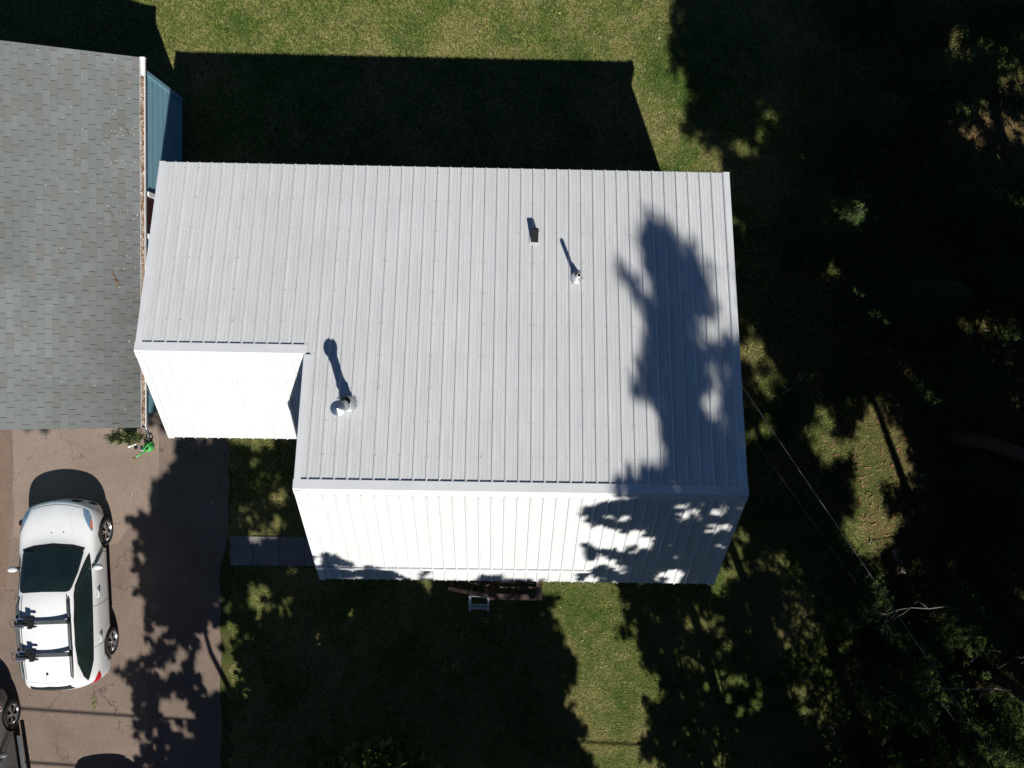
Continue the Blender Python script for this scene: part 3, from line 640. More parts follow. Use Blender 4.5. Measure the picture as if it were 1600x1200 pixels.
def make_car(name, label, paint, rack=False):
    c = empty(name); tag(c, label, 'car')
    me = BODY if paint is MAT['carwhite'] else BODY.copy()
    if paint is not MAT['carwhite']: me.materials[0] = paint
    b = link('body', me, c)
    gl = MAT['carglass']
    ws = [(1.08, -.69), (1.16, -.45), (1.20, 0), (1.16, .45), (1.08, .69), (1.02, .70), (.62, .655), (.33, .59), (.262, .555), (.245, .48), (.262, .3), (.275, 0), (.262, -.3), (.245, -.48), (.262, -.555), (.33, -.59), (.62, -.655), (1.02, -.70)]
    W = patch('windshield', ws, 'top', gl, c, .005)
    patch('cowl', strip([(1.11, -.71), (1.19, -.45), (1.235, 0), (1.19, .45), (1.11, .71)], .06), 'top', MAT['black'], c, .004, .04)
    for k in (-.25, .3): MB().tube([Vector((1.19, k-.1, 1.085)), Vector((1.10, k+.1, 1.13)), Vector((1.04, k+.32, 1.165))], .008, 5).build('wiper', MAT['black'], W)
    for sd, s in (('right', -1), ('left', 1)):
        patch('window_surround', [(1.02, 1.015), (.66, 1.235), (.36, 1.415), (.16, 1.478), (-.4, 1.525), (-1.0, 1.515), (-1.45, 1.46), (-1.80, 1.33), (-1.95, 1.215), (-1.5, 1.115), (-.4, 1.075)], sd, MAT['black'], c, .003)
        for nm, pl in (('side_window', [(.93, 1.032), (.64, 1.218), (.35, 1.392), (.16, 1.458), (-.235, 1.497), (-.235, 1.09)]), ('side_window', [(-.275, 1.093), (-.275, 1.50), (-.9, 1.497), (-1.19, 1.478), (-1.19, 1.117)]), ('quarter_window', [(-1.225, 1.12), (-1.225, 1.472), (-1.45, 1.44), (-1.77, 1.32), (-1.91, 1.215), (-1.5, 1.14)])):
            patch(nm, pl, sd, gl, c, .006)
        for pts in ([(.86, .30), (.93, .62), (.90, .90)], [(-.24, .28), (-.25, .65), (-.255, 1.06)], [(-.93, .36), (-1.05, .60), (-1.2, .85), (-1.21, 1.09)], [(.9, .30), (0, .28), (-.9, .30)]):
            patch('panel_gap', strip(pts, .010), sd, MAT['seam'], b, .002, .05)
        patch('sill', [(.90, .24), (.90, .32), (-.88, .32), (-.88, .24)], sd, MAT['black'], c, .006)
        for hx in (.02, -1.04):
            h = Vector((hx, s*.915, .945)); MB().tube([h+Vector((.09, -s*.01, 0)), h+Vector((.06, s*.02, .004)), h+Vector((-.06, s*.02, .004)), h+Vector((-.09, -s*.01, 0))], .014, 8).build('door_handle', paint, c, True)
        patch('taillight', [(-1.80, .99), (-1.95, 1.06), (-2.12, 1.07), (-2.16, .90), (-2.10, .84), (-1.95, .90)], sd, MAT['red'], c, .010, .03)
        m_ = MB(); mc = Vector((.66, s*.99, 1.03))
        mv = []; mf = []
        for a in range(7):
            for bb in range(12):
                th = math.pi*a/6; ph = 2*math.pi*bb/12
                mv.append(mc+Vector((math.cos(ph)*math.sin(th)*.075*(1.2 if math.cos(ph) > 0 else .75), s*math.cos(th)*.115, math.sin(ph)*math.sin(th)*.08)))
        for a in range(6):
            for bb in range(12): mf.append((a*12+bb, a*12+(bb+1) % 12, (a+1)*12+(bb+1) % 12, (a+1)*12+bb))
        mi = m_.add(mv, mf).build('mirror', paint, c, True)
        MB().bar((.69, s*.83, 1.0), (.67, s*.93, 1.0), .09, .03).build('mirror_arm', MAT['black'], mi)
        hl = patch('headlight', [(2.02, s*.60), (1.95, s*.72), (1.80, s*.80), (1.52, s*.845), (1.48, s*.83), (1.60, s*.765), (1.86, s*.645)], 'top', MAT['lamp'], c, .006, .03)
        patch('indicator', [(1.78, s*.79), (1.70, s*.82), (1.52, s*.843), (1.60, s*.80)], 'top', MAT['amber'], hl, .009, .02)
        patch('fog_recess', [(s*.56, .44), (s*.60, .53), (s*.72, .55), (s*.76, .42), (s*.66, .39)], 'front', MAT['black'], c, .004, .03)
        for ax in (1.36, -1.33): make_wheel(c, ax, s)
        rl = [Vector((.10, s*.545, 1.585)), Vector((0, s*.572, 1.635)), Vector((-.6, s*.59, 1.66)), Vector((-1.2, s*.58, 1.64)), Vector((-1.65, s*.56, 1.59)), Vector((-1.78, s*.55, 1.555))]
        MB().tube(rl, [.016, .027, .028, .028, .024, .012], 8).build('roof_rail', MAT['rack'], c, True)
        patch('roof_gutter', strip([(.20, s*.50), (-.4, s*.525), (-1.2, s*.52), (-1.75, s*.50)], .022), 'top', MAT['seam'], b, .002)
        patch('hood_crease', strip([(2.0, s*.34), (1.6, s*.40), (1.2, s*.50)], .010), 'top', MAT['trim'], b, .003)
    patch('grille', [(-.46, .685), (-.40, .725), (0, .737), (.40, .725), (.46, .685), (.40, .672), (0, .68), (-.40, .672)], 'front', MAT['black'], c, .006, .03)
    patch('lower_grille', [(-.44, .40), (-.40, .56), (.40, .56), (.44, .40)], 'front', MAT['black'], c, .005, .04)
    patch('number_plate', [(-.2, .47), (-.2, .54), (.2, .54), (.2, .47)], 'front', MAT['white'], c, .012, .04)
    patch('hood_gap', strip([(2.03, -.58), (2.10, -.3), (2.13, 0), (2.10, .3), (2.03, .58)], .010), 'top', MAT['seam'], b, .002)
    patch('hatch_gap', strip([(-1.80, -.50), (-1.83, 0), (-1.80, .50)], .008), 'top', MAT['seam'], b, .002)
    patch('rear_window', [(-.50, 1.34), (-.46, 1.50), (0, 1.545), (.46, 1.50), (.50, 1.34), (0, 1.33)], 'rear', gl, c, .006, .04)
    for y in (-.22, .06): MB().lathe([(.014, .0), (.012, .012), (.001, .014)], 8, Matrix.Translation((1.5, y, .992))).build('washer_jet', MAT['black'], b)
    an = MB().lathe([(.028, 0), (.024, .03), (.008, .05)], 10, Matrix.Translation((-1.60, -.02, 1.615))).tube([(-1.60, -.02, 1.65), (-1.72, -.02, 1.72)], .004, 5); an.build('aerial', MAT['black'], c)
    if rack:
        for bx_ in (-.38, -1.13):
            zb = 1.705
            cb = MB().box((bx_-.05, -.58, zb-.016), (bx_+.05, .62, zb+.016)).build('crossbar', MAT['rack'], c, bevel=.010)
            for s in (-1, 1): MB().box((bx_-.05, s*.585-.03, 1.64), (bx_+.05, s*.585+.03, zb+.02)).build('bar_foot', MAT['black'], cb, bevel=.01)
            ca_ = MB()
            ca_.box((bx_-.07, .16, zb+.016), (bx_+.05, .40, zb+.055)).box((bx_+.03, .24, zb+.05), (bx_+.16, .36, zb+.10)).box((bx_-.13, .20, zb+.01), (bx_-.05, .30, zb+.06)).box((bx_+.10, .12, zb+.04), (bx_+.14, .26, zb+.08)).box((bx_-.10, .10, zb+.02), (bx_-.06, .2, zb+.06)).box((bx_-.02, .30, zb+.05), (bx_+.02, .52, zb+.12))
            ca_.build('carrier', MAT['black'], cb, bevel=.008)
            tr = MB().box((bx_-.12, .40, zb+.005), (bx_-.08, .62, zb+.03)).box((bx_+.07, .38, zb+.005), (bx_+.11, .62, zb+.03)).box((bx_-.08, .42, zb+.002), (bx_+.07, .61, zb+.012)); tr.build('carrier_tray', MAT['alloy'], cb)
            lp = [(bx_+.09*math.sin(t), .62+.085*math.cos(t), zb+.02) for t in np.linspace(-1.6, 1.6, 12)]
            MB().tube(lp, .006, 5).build('strap_loop', MAT['black'], cb)
    return c
suv = make_car('parked_car', 'white crossover with a roof rack parked on the driveway before the garage', MAT['carwhite'], True)
suv.location = (-10.31, -6.04, 0); suv.rotation_euler = (0, 0, R(92.6)); suv['group'] = 'cars parked on the driveway'
gcar = make_car('parked_car', 'dark grey car cut off by the left edge below the white crossover', MAT['cargrey'])
th = R(97.5); fw = Vector((math.cos(th), math.sin(th))); lf = Vector((-fw.y, fw.x)); c_ = Vector((-11.76, -9.16))+lf*.92-fw*1.36
gcar.location = (c_.x, c_.y, 0); gcar.rotation_euler = (0, 0, th); gcar['group'] = 'cars parked on the driveway'
MB().box((.80, -1.0, .27), (-.80, -.90, .31)).build('running_board', MAT['rack'], gcar, bevel=.01)
mk = patch('fender_badge', [(1.72, .70), (1.72, .80), (1.60, .80), (1.60, .70)], 'right', MAT['white'], gcar, .006, .03); patch('badge_mark', [(1.69, .72), (1.69, .76), (1.63, .78), (1.63, .72)], 'right', MAT['red'], mk, .009, .02)
dcar = copy_tree(gcar); dcar.location = (-9.15, -13.55, 0); dcar.rotation_euler = (0, 0, R(-84)); dcar['label'] = 'grey car at the foot of the driveway, its shadow at the bottom edge'

# ---------------------------------------------------------------- things beside the garage
can = empty('watering_can', (-8.56, -2.62, .011), R(-38)); tag(can, 'green plastic watering can standing on the driveway by the garage corner', 'watering can')
MB().lathe([(.001, 0), (.10, .0), (.115, .03), (.105, .17), (.085, .21), (.06, .225), (.055, .215)], 24).build('tank', MAT['canplastic'], can, True)
MB().lathe([(.054, .214), (.001, .205)], 16).build('opening', MAT['hole'], can)
MB().tube([(0, -.09, .05), (-.02, -.20, .16), (-.05, -.33, .27)], [.030, .02, .015], 10).build('spout', MAT['canplastic'], can, True)
MB().lathe([(.014, 0), (.052, .05), (.001, .056)], 16, Matrix.Translation((-.05, -.33, .265)) @ Matrix.Rotation(R(55), 4, 'X')).build('rose', MAT['needle'], can, True)
MB().tube([(0, .10, .08), (0, .17, .14), (0, .15, .26), (0, .04, .30), (0, -.06, .27), (0, -.07, .21)], .014, 8).build('handle', MAT['canplastic'], can, True)
pl = empty('potted_plant', (-8.98, -2.36, .011)); tag(pl, 'straggly green and brown potted plant at the garage corner under the eave', 'plant')
MB().lathe([(.001, 0), (.12, 0), (.16, .24), (.145, .24), (.13, .2), (.001, .2)], 20).build('pot', MAT['terracotta'], pl, True)
nb = 620; a = rng.uniform(0, 2*math.pi, nb); el = rng.uniform(.15, 1.3, nb); ln = rng.uniform(.12, .40, nb); bx0 = rng.normal(0, .17, nb); by0 = rng.normal(0, .045, nb)
b0 = np.stack([bx0, by0, np.full(nb, .22)+rng.uniform(0, .22, nb)], 1); dv = np.stack([np.cos(a)*np.cos(el)*1.1, np.sin(a)*np.cos(el)*.6, np.sin(el)*.6], 1)*ln[:, None]
sd = np.stack([-np.sin(a), np.cos(a), rng.normal(0, .3, nb)], 1)*.011; md = b0+dv*.55+np.array([0, 0, .03])
V = np.stack([b0, md-sd, b0+dv, md+sd], 1).reshape(-1, 3); np_mesh('foliage', V, 4, MAT['shrub'], pl)
for k, (x, y, r_) in enumerate(((-9.0, -2.60, 20), (-8.76, -2.68, 140))):
    m_ = MB(); Mx = Matrix.Translation((x, y, .011)) @ Matrix.Rotation(R(r_), 4, 'Z') @ Matrix.Scale(.75, 4)
    pr_ = [(-.13, .030, .05), (-.10, .042, .075), (-.03, .040, .085), (.04, .045, .062), (.10, .045, .05), (.135, .025, .03)]
    vs = []; fs = []
    for (xx, hw, hh) in pr_:
        for q in range(9): t = math.pi*q/8; vs.append(Mx @ Vector((xx, hw*math.cos(t), hh*math.sin(t))))
    for i in range(5):
        for q in range(8): fs.append((i*9+q, i*9+q+1, (i+1)*9+q+1, (i+1)*9+q))
    o = m_.add(vs, fs+[tuple(range(9)), tuple(range(45, 54))[::-1]]).build('garden_clog', MAT['shoe'], None, True)
    tag(o, ('white garden clog half under the potted plant', 'white garden clog touching the green watering can')[k], 'shoe', 'clogs beside the potted plant')
wd = empty('driveway_weed', (-9.97, -8.95, .006)); nb = 70; a = rng.uniform(0, 6.28, nb); b0 = np.stack([rng.normal(0, .03, nb), rng.normal(0, .13, nb), np.zeros(nb)], 1); dv = np.stack([np.cos(a)*.05, np.sin(a)*.05, rng.uniform(.02, .06, nb)], 1); sd = np.stack([-np.sin(a), np.cos(a), 0*a], 1)*.008
np_mesh('blades', np.stack([b0-sd, b0+sd, b0+dv], 1).reshape(-1, 3), 3, MAT['shrub'], wd); tag(wd, 'small green weed growing in a driveway crack behind the white crossover', 'weed')

# ---------------------------------------------------------------- cables
def sag(a, b, s, n=24):
    a, b = Vector(a), Vector(b); return [a.lerp(b, k/n)-Vector((0, 0, s*4*(k/n)*(1-k/n))) for k in range(n+1)]
for a, b, m_, lb in (((4.17, -.04, 4.23), (12.3, -12.3, 7.15), 'cable', 'thick bright service cable running from the right roof edge over the lawn'), ((4.17, -.71, 4.07), (12.35, -12.4, 7.0), 'darkcable', 'thin faint cable running left of the bright service cable')):
    tag(MB().tube(sag(a, b, .12), .008 if m_ == 'cable' else .005, 6).build('overhead_cable', MAT[m_], None, True), lb, 'cable', 'cables to the house')
po = empty('utility_pole', (12.4, -12.6, 0)); MB().tube([(0, 0, 0), (0, 0, 9)], [.15, .11], 14).build('pole', MAT['wood'], po, True); MB().box((-.9, -.06, 8.2), (.9, .06, 8.32)).build('crossarm', MAT['wood'], po)
tag(po, 'wooden utility pole among the trees at the far end of the house cables', 'pole')
for y0, lb in ((-14.2, 'street cable casting the upper soft line across the driveway'), (-15.55, 'street cable casting the lower soft line across the driveway')):
    tag(MB().tube(sag((-24, y0+.75, 6.2), (12.4, y0-1.5, 6.6), .3), .030, 6).build('overhead_cable', MAT['darkcable'], None, True), lb, 'cable', 'cables along the street')

# ---------------------------------------------------------------- trees whose crowns shade the scene
# shade regions: outlines of the lit and shaded areas on the roofs and the ground, carried along the sun's rays so that the crowns grow where they cast that shade
gpx,gpy=np.meshgrid(np.arange(-60,1660,2)+.5,np.arange(-60,1260,2)+.5)
val=np.zeros(gpx.shape)
surf=np.zeros(gpx.shape,int) # 0 ground 1 rear 2 front 3 ell 4 garage -1 skip
def PA(v,*pts): val[inpoly(pts,gpx,gpy)]=v
def SU(v,*pts): surf[inpoly(pts,gpx,gpy)]=v
SU(1,(248,253),(1141,273),(1168,776),(462,761),(477,553),(213,548))
SU(2,(462,761),(1168,776),(1115,913),(499,901))
SU(3,(213,548),(477,553),(468,682),(262,682))
SU(4,(-60,57),(225,90),(228,668),(-60,673))
SU(-1,(225,90),(285,145),(285,250),(248,253),(213,548),(262,682),(228,668))
SU(-1,(-60,60),(-60,-60),(235,-60),(235,30),(250,80),(985,93),(985,143),(1030,272),(248,253),(285,250),(225,90)) # house shadow
# right wood
PA(1,(1092,-60),(1052,50),(1065,110),(1080,180),(1112,240),(1145,275),(1152,480),(1165,640),(1170,775),(1165,900),(1115,912),(958,908),(975,960),(1000,1010),(1040,1060),(1010,1110),(1020,1260),(1660,1260),(1660,-60))
PA(.85,(1085,60),(1190,60),(1200,240),(1120,235),(1090,160))
PA(1,(1085,90),(1120,130),(1110,190),(1125,235),(1100,200))
PA(0,(1155,470),(1172,520),(1195,568),(1215,600),(1200,630),(1163,630))
PA(.3,(1225,600),(1268,588),(1268,612),(1238,628))
PA(.35,(1165,650),(1210,650),(1200,690),(1170,690))
PA(0,(1270,640),(1340,622),(1400,645),(1405,690),(1440,760),(1445,790),(1400,840),(1362,885),(1322,880),(1310,825),(1340,785),(1325,720),(1290,712),(1255,700),(1275,655))
PA(1,(1385,760),(1420,770),(1435,800),(1400,815),(1380,790))
PA(.6,(1320,630),(1350,630),(1345,680),(1300,690),(1300,650))
PA(.42,(1180,880),(1320,860),(1420,900),(1600,860),(1660,1000),(1660,1260),(1180,1260),(1160,1000))
PA(.97,(1165,900),(1230,900),(1210,1000),(1260,1100),(1260,1260),(1170,1260),(1190,1000))
PA(.15,(1420,950),(1540,960),(1560,1080),(1480,1080),(1400,1010))
PA(.05,(1420,855),(1500,880),(1500,915),(1445,920))
PA(1,(1480,700),(1530,800),(1600,900),(1570,980),(1500,960),(1480,820))
PA(.6,(1520,740),(1660,720),(1660,860),(1540,830))
PA(.75,(1480,10),(1660,10),(1660,240),(1450,240),(1450,140))
PA(.8,(1420,480),(1600,480),(1600,640),(1420,640))
PA(.8,(1000,920),(1170,910),(1180,1200),(1020,1200),(1045,1060),(1005,1000))
PA(.95,(1110,920),(1180,905),(1220,1030),(1180,1050))
PA(1,(1000,1030),(1040,1060),(1012,1110),(1022,1200),(1060,1200),(1070,1100))
# bottom lawn
PA(1,(345,885),(500,905),(845,905),(872,990),(897,1060),(880,1090),(910,1130),(930,1200),(935,1260),(345,1260))
PA(1,(560,1000),(870,1000),(890,1060),(900,1200),(560,1260))
PA(.78,(345,900),(560,900),(520,1080),(345,1090))
PA(0,(338,945),(360,945),(382,1050),(372,1085),(345,1070))
PA(0,(425,1100),(448,1098),(446,1126),(402,1124))
PA(0,(436,940),(450,936),(470,990),(466,1040),(448,1036))
PA(0,(378,985),(392,985),(398,1020),(384,1020))
PA(0,(560,930),(572,930),(576,990),(564,990))
PA(.3,(420,955),(450,950),(470,1030),(455,1045),(435,1010))
PA(.3,(400,1100),(440,1100),(440,1120),(405,1118))
PA(.4,(500,1070),(530,1070),(525,1110),(505,1110))
PA(1,(500,903),(842,903),(856,940),(500,930))
# driveway
PA(.97,(275,690),(268,720),(238,770),(213,800),(225,850),(208,885),(228,915),(240,960),(250,1000),(200,1012),(183,1030),(206,1060),(215,1100),(225,1260),(350,1260),(350,890),(362,885),(362,690))
PA(.65,(190,1015),(255,1000),(270,1100),(215,1100))
PA(.1,(262,1010),(290,1000),(296,1040),(278,1050))
PA(.08,(300,1000),(338,1000),(345,1040),(343,1062),(328,1080),(305,1060))
PA(.15,(255,1100),(285,1100),(290,1130),(272,1140))
PA(.5,(215,1150),(255,1150),(250,1200),(225,1200))
PA(1,(345,690),(470,690),(500,905),(345,890))
PA(1,(345,690),(470,690),(500,905),(345,890))
PA(.42,(394,733),(446,733),(442,775),(386,775))
PA(.42,(378,780),(439,780),(432,832),(364,834))
# rear roof
PA(1,(968,374),(984,358),(1009,350),(1024,357),(1039,348),(1043,375),(1057,420),(1069,426),(1084,402),(1099,411),(1117,432),(1124,462),(1138,495),(1147,516),(1165,540),(1170,776),(960,771),(970,742),(1005,735),(1025,712),(1018,660),(1012,630),(1009,600),(1000,579),(983,561),(973,522),(988,540),(1009,504),(997,480),(974,459),(964,441),(976,420),(988,393))
PA(0,(1007,500),(1028,558),(1018,572),(988,540),(982,512))
PA(0,(1072,472),(1093,462),(1110,495),(1128,560),(1109,580),(1086,540),(1072,504))
PA(0,(1108,578),(1118,572),(1134,606),(1128,618))
PA(.3,(1057,425),(1069,430),(1075,470),(1065,460))
PA(.25,(1107,580),(1130,605),(1128,615),(1112,600))
PA(.2,(1134,556),(1150,575),(1148,590),(1136,580))
PA(.25,(1077,628),(1090,640),(1090,656),(1080,650))
PA(0,(1128,636),(1146,656),(1154,705),(1136,696))
PA(0,(1092,600),(1104,606),(1112,640),(1100,640))
PA(.1,(1030,712),(1055,720),(1068,757),(1036,748))
PA(.1,(996,738),(1010,738),(1012,752),(1000,752))
# sunlit tips of the young spruces
PA(0,(1186,168),(1206,166),(1212,215),(1190,222))
PA(0,(1228,236),(1246,236),(1244,254),(1228,252))
PA(0,(1290,410),(1308,410),(1306,436),(1290,434))
# front roof
FZ=lambda *z:[(860+a/4.615,740+b/4.615) for a,b in z]
PA(0,*FZ((0,110),(1400,170),(1300,800),(0,800)))
PA(1,*FZ((600,100),(1440,160),(1180,810),(500,790),(420,770),(200,670),(330,640),(400,690),(560,690),(480,640),(440,620),(500,580),(545,540),(700,530),(720,500),(640,440),(560,400),(300,360),(250,290),(330,300),(400,340),(500,380),(560,380),(570,330),(440,280),(350,240),(440,200),(500,150)))
PA(1,*FZ((170,490),(240,490),(330,520),(400,580),(380,610),(290,600),(200,560)))
PA(.1,*FZ((730,530),(790,550),(770,580),(730,560)))
for hh_ in [((920,160),(1030,160),(1030,190),(900,210)),((600,200),(650,210),(640,240),(600,240)),((940,240),(1020,240),(1030,280),(960,280)),((900,310),(970,310),(970,345),(910,345)),((1040,300),(1100,310),(1090,340),(1040,335)),((1200,190),(1330,170),(1340,260),(1260,290),(1200,260)),((1010,420),(1140,430),(1190,460),(1160,470),(1020,470)),((1090,510),(1190,500),(1200,545),(1090,540)),((980,570),(1080,570),(1060,610),(990,600)),((840,690),(960,670),(930,720),(1000,760),(980,790),(840,780),(790,750)),((880,530),(930,535),(920,555),(880,555)),((740,620),(780,625),(775,640),(740,640)),((1040,650),(1070,650),(1070,675),(1040,675)),((670,390),(720,395),(710,415),(675,415)),((1160,390),(1210,395),(1205,415),(1160,415)),((780,495),(810,500),(805,515),(780,515)),((1310,380),(1340,380),(1330,420),(1310,420)),((1260,520),(1290,520),(1270,570),(1240,570))]:
    PA(0,*FZ(*hh_))
PA(.12,(499,872),(560,868),(640,876),(700,880),(700,890),(498,890))
PA(1,(496,889),(605,889),(640,891),(628,904),(499,902))
PA(.35,(630,890),(735,890),(735,905),(630,905))

def shade_points():
    d=np.stack([(gpx-800)/1294,-(gpy-600)/1294,-np.ones_like(gpx)],-1)@np.array(W2C); HC=CAMLOC.z
    def hit(sl,y0,z0):
        t=(z0-HC-sl*y0)/(d[...,2]-sl*d[...,1]); return np.array(CAMLOC)+d*t[...,None]
    out=hit(0,0,0)
    for k,a in ((1,hit(SLR,yR,zR)),(2,hit(SLF,yF,zF)),(3,hit((zef-zer)/(yef-yer),yef,zef)),(4,hit(0,0,2.7))): out[surf==k]=a[surf==k]
    return out
U0, V0, CS, NU, NV = -15., -15., .15, 220, 220
Qp=shade_points(); uu=Qp[...,0]+SX*Qp[...,2]; vv=Qp[...,1]+SY*Qp[...,2]
ok=surf>=0; iu=((uu-U0)/CS).astype(int); iv=((vv-V0)/CS).astype(int); ok&=(iu>=0)&(iv>=0)&(iu<NU)&(iv<NV)
acc=np.zeros((NV,NU)); cnt=np.zeros((NV,NU)); np.add.at(acc,(iv[ok],iu[ok]),val[ok]); np.add.at(cnt,(iv[ok],iu[ok]),1)
Q=np.where(cnt==0,15,np.clip(np.round(acc/np.maximum(cnt,1)*14),0,14)).astype(int)
# (base x, base y, crown centre x, y, z, radii x, y, z, kind)
CR = [(-4.6, -17.6, -4.6, -17.2, 8.6, 5.6, 5.0, 4.6, 'b'), (.8, -16.8, .6, -16.4, 9.2, 5.2, 4.8, 5.0, 'b'), (-2.6, -13.9, -2.6, -13.6, 10.0, 4.6, 3.8, 4.6, 'b'), (-4.9, -13.0, -5.4, -12.4, 8.8, 3.6, 3.2, 4.0, 'b'),
      (6.4, -12.6, 5.0, -12.5, 12.6, 3.6, 3.3, 4.6, 'b'), (9.0, -17.6, 7.4, -17.5, 10.0, 4.6, 4.2, 5.2, 'b'),
      (8.1, -11.2, 8.1, -11.2, 13.4, 2.9, 2.9, 8.6, 'c'), (9.6, -10.9, 9.6, -10.9, 12.8, 2.9, 2.9, 8.4, 'c'),
      (11.6, -14.4, 11.6, -14.2, 9.0, 4.4, 4.4, 6.4, 'c'), (15.4, -13.6, 15.4, -13.4, 9.4, 4.4, 4.4, 7.0, 'c'), (14.2, -8.6, 14.2, -8.4, 9.2, 3.9, 4.2, 7.0, 'c'),
      (12.0, -7.8, 11.2, -7.4, 10.0, 3.3, 3.4, 7.2, 'c'), (12.8, -4.2, 12.8, -4.2, 9.6, 3.7, 3.7, 7.4, 'c'), (15.6, -1.5, 15.6, -1.5, 9.4, 4.2, 4.2, 7.4, 'c'), (11.0, -2.0, 9.4, -2.4, 12.6, 3.9, 3.9, 7.4, 'c'),
      (13.0, 2.6, 13.0, 2.6, 9.0, 4.0, 4.0, 7.4, 'c'), (12.4, -6.2, 10.6, -5.8, 12.6, 2.7, 2.9, 5.6, 'c'), (7.0, -12.6, 6.7, -11.8, 12.8, 3.2, 3.2, 8.8, 'c')]
LAB = ['broad leafed tree beyond the bottom edge shading the driveway side of the lawn', 'broad leafed tree beyond the bottom edge shading the middle of the front lawn', 'broad leafed tree below the deck whose shade reaches the front eave', 'broad leafed tree beside the driveway throwing dappled shade on the asphalt',
       'broad leafed tree whose leaf shadow dapples the right end of the front slope', 'broad leafed tree beyond the bottom edge right of the sunlit lawn strip',
       'tall conifer casting the larger pointed shadow on the metal roof', 'tall conifer casting the smaller pointed shadow near the right roof edge',
       'conifer behind the utility pole beyond the lower right corner', 'outermost conifer beyond the lower right corner', 'conifer at the right edge above the lower right corner',
       'conifer with bare grey limbs over the lower right litter', 'conifer right of the sunlit lawn patch', 'outermost conifer halfway up the right edge', 'conifer standing right of the metal roof in deep shade', 'conifer near the upper right corner', 'conifer overhanging the sunlit lawn patch from the right', 'conifer widening the left side of the pointed roof shadow']
def project(P):
    c = (P-np.array(CAMLOC)) @ np.array(W2C).T; return 800+1294*c[:, 0]/-c[:, 2], 600-1294*c[:, 1]/-c[:, 2]
cells = np.argwhere(np.ones_like(Q, bool)); qv = Q.ravel()
# smooth noise to clump and fray the dapples
def vnoise(n, s):
    g_ = rng.random((n//s+3, n//s+3)); i = np.arange(n)/s; i0 = i.astype(int); f_ = i-i0; f_ = f_*f_*(3-2*f_)
    a = g_[i0][:, i0]*(1-f_)[:, None]*(1-f_)[None]+g_[i0+1][:, i0]*f_[:, None]*(1-f_)[None]+g_[i0][:, i0+1]*(1-f_)[:, None]*f_[None]+g_[i0+1][:, i0+1]*f_[:, None]*f_[None]; return a
THIN = Q == 6
fq = np.where(Q == 15, np.nan, Q.astype(float)); pdq = np.pad(fq, 1, mode='edge'); fq2 = np.nanmean(np.stack([pdq[1+a:1+a+NV, 1+b:1+b+NU] for a in (-1, 0, 1) for b in (-1, 0, 1)]), 0); Q = np.where(Q == 15, 15, np.clip(np.round(np.where(Q == 0, fq2*.4, fq2)), 0, 14)).astype(int)
ji = np.clip(np.arange(NV)[:, None]+np.round(vnoise(NV, 2)*3-1.5).astype(int), 0, NV-1); jj = np.clip(np.arange(NU)[None]+np.round(vnoise(NU, 2)*3-1.5).astype(int), 0, NU-1); Qj = np.where(Q == 15, 15, Q[ji, jj]); Q = np.where(Qj == 15, Q, Qj)
nz = .35*vnoise(NU, 4)+.4*vnoise(NU, 3)+.25*rng.random((NV, NU)); rk = np.argsort(np.argsort(nz.ravel()))/nz.size; rk = rk.reshape(nz.shape)
dens = np.where(Q == 15, -1, np.where(Q/14. > rk*1.0, 1, 0)); dens = np.where((Q == 14), 1, dens); dens = np.where(Q == 0, 0, dens)
dens = np.where(THIN, 1, dens); nleaf = np.where(THIN, 5, np.where((dens == 1) & (Q < 12), 10, np.where(dens == 1, 14, np.where(dens < 0, 3, 0)))).ravel()
TRY = 260; leaf_of = [[] for _ in CR]
Ccx = np.array([c[2:8] for c in CR])
OPEN = [[(1150, 470), (1240, 560), (1300, 640), (1400, 620), (1450, 760), (1450, 800), (1370, 900), (1300, 900), (1150, 640)], [(1400, 850), (1520, 860), (1560, 960), (1540, 1090), (1400, 1060)]]
sel = np.where(nleaf > 0)[0]; lut = np.arange(len(sel)); got = np.zeros(len(sel), int)
zz0, zz1 = 2.2, 22.
sel0 = sel; got0 = np.zeros(len(sel), int)
for it in range(TRY):
    if it in (60, 140): got0[lut] = got; lut = np.where(got0 < nleaf[sel0])[0]; sel = sel0[lut]; got = got0[lut]
    z = rng.uniform(zz0, zz1, len(sel)); u = U0+(cells[sel, 1]+rng.random(len(sel)))*CS; v = V0+(cells[sel, 0]+rng.random(len(sel)))*CS
    P = np.stack([u-SX*z, v-SY*z, z], 1); px_, py_ = project(P)
    bad = (z < 20) & (px_ > -80) & (px_ < 1650) & (py_ > -80) & (py_ < 1290)
    for op in OPEN: bad |= (z < 20) & inpoly(op, px_, py_)
    need = (got < nleaf[sel]) & ~bad
    for k in range(len(CR)):
        q = Ccx[k]; dz = (z-q[2])/q[5]
        if CR[k][8] == 'c': rad = np.clip(.5-.5*dz, 0, 1)**.8; d_ = np.hypot((P[:, 0]-q[0])/q[3], (P[:, 1]-q[1])/q[4]); ins = need & (np.abs(dz) < 1) & (d_ < rad+.04)
        else: d_ = np.sqrt(((P[:, 0]-q[0])/q[3])**2+((P[:, 1]-q[1])/q[4])**2+dz**2); ins = need & (d_ < 1)
        if ins.any(): leaf_of[k].append(P[ins]); got[ins] += 1; need &= ~ins
got0[lut] = got; UNCOV = float(((got0 < 6) & (dens.ravel()[sel0] == 1) & (~THIN.ravel()[sel0])).sum()); UM = (got0 < 6) & (dens.ravel()[sel0] == 1); print('dark cells', int((dens == 1).sum()), 'without leaves', UNCOV)
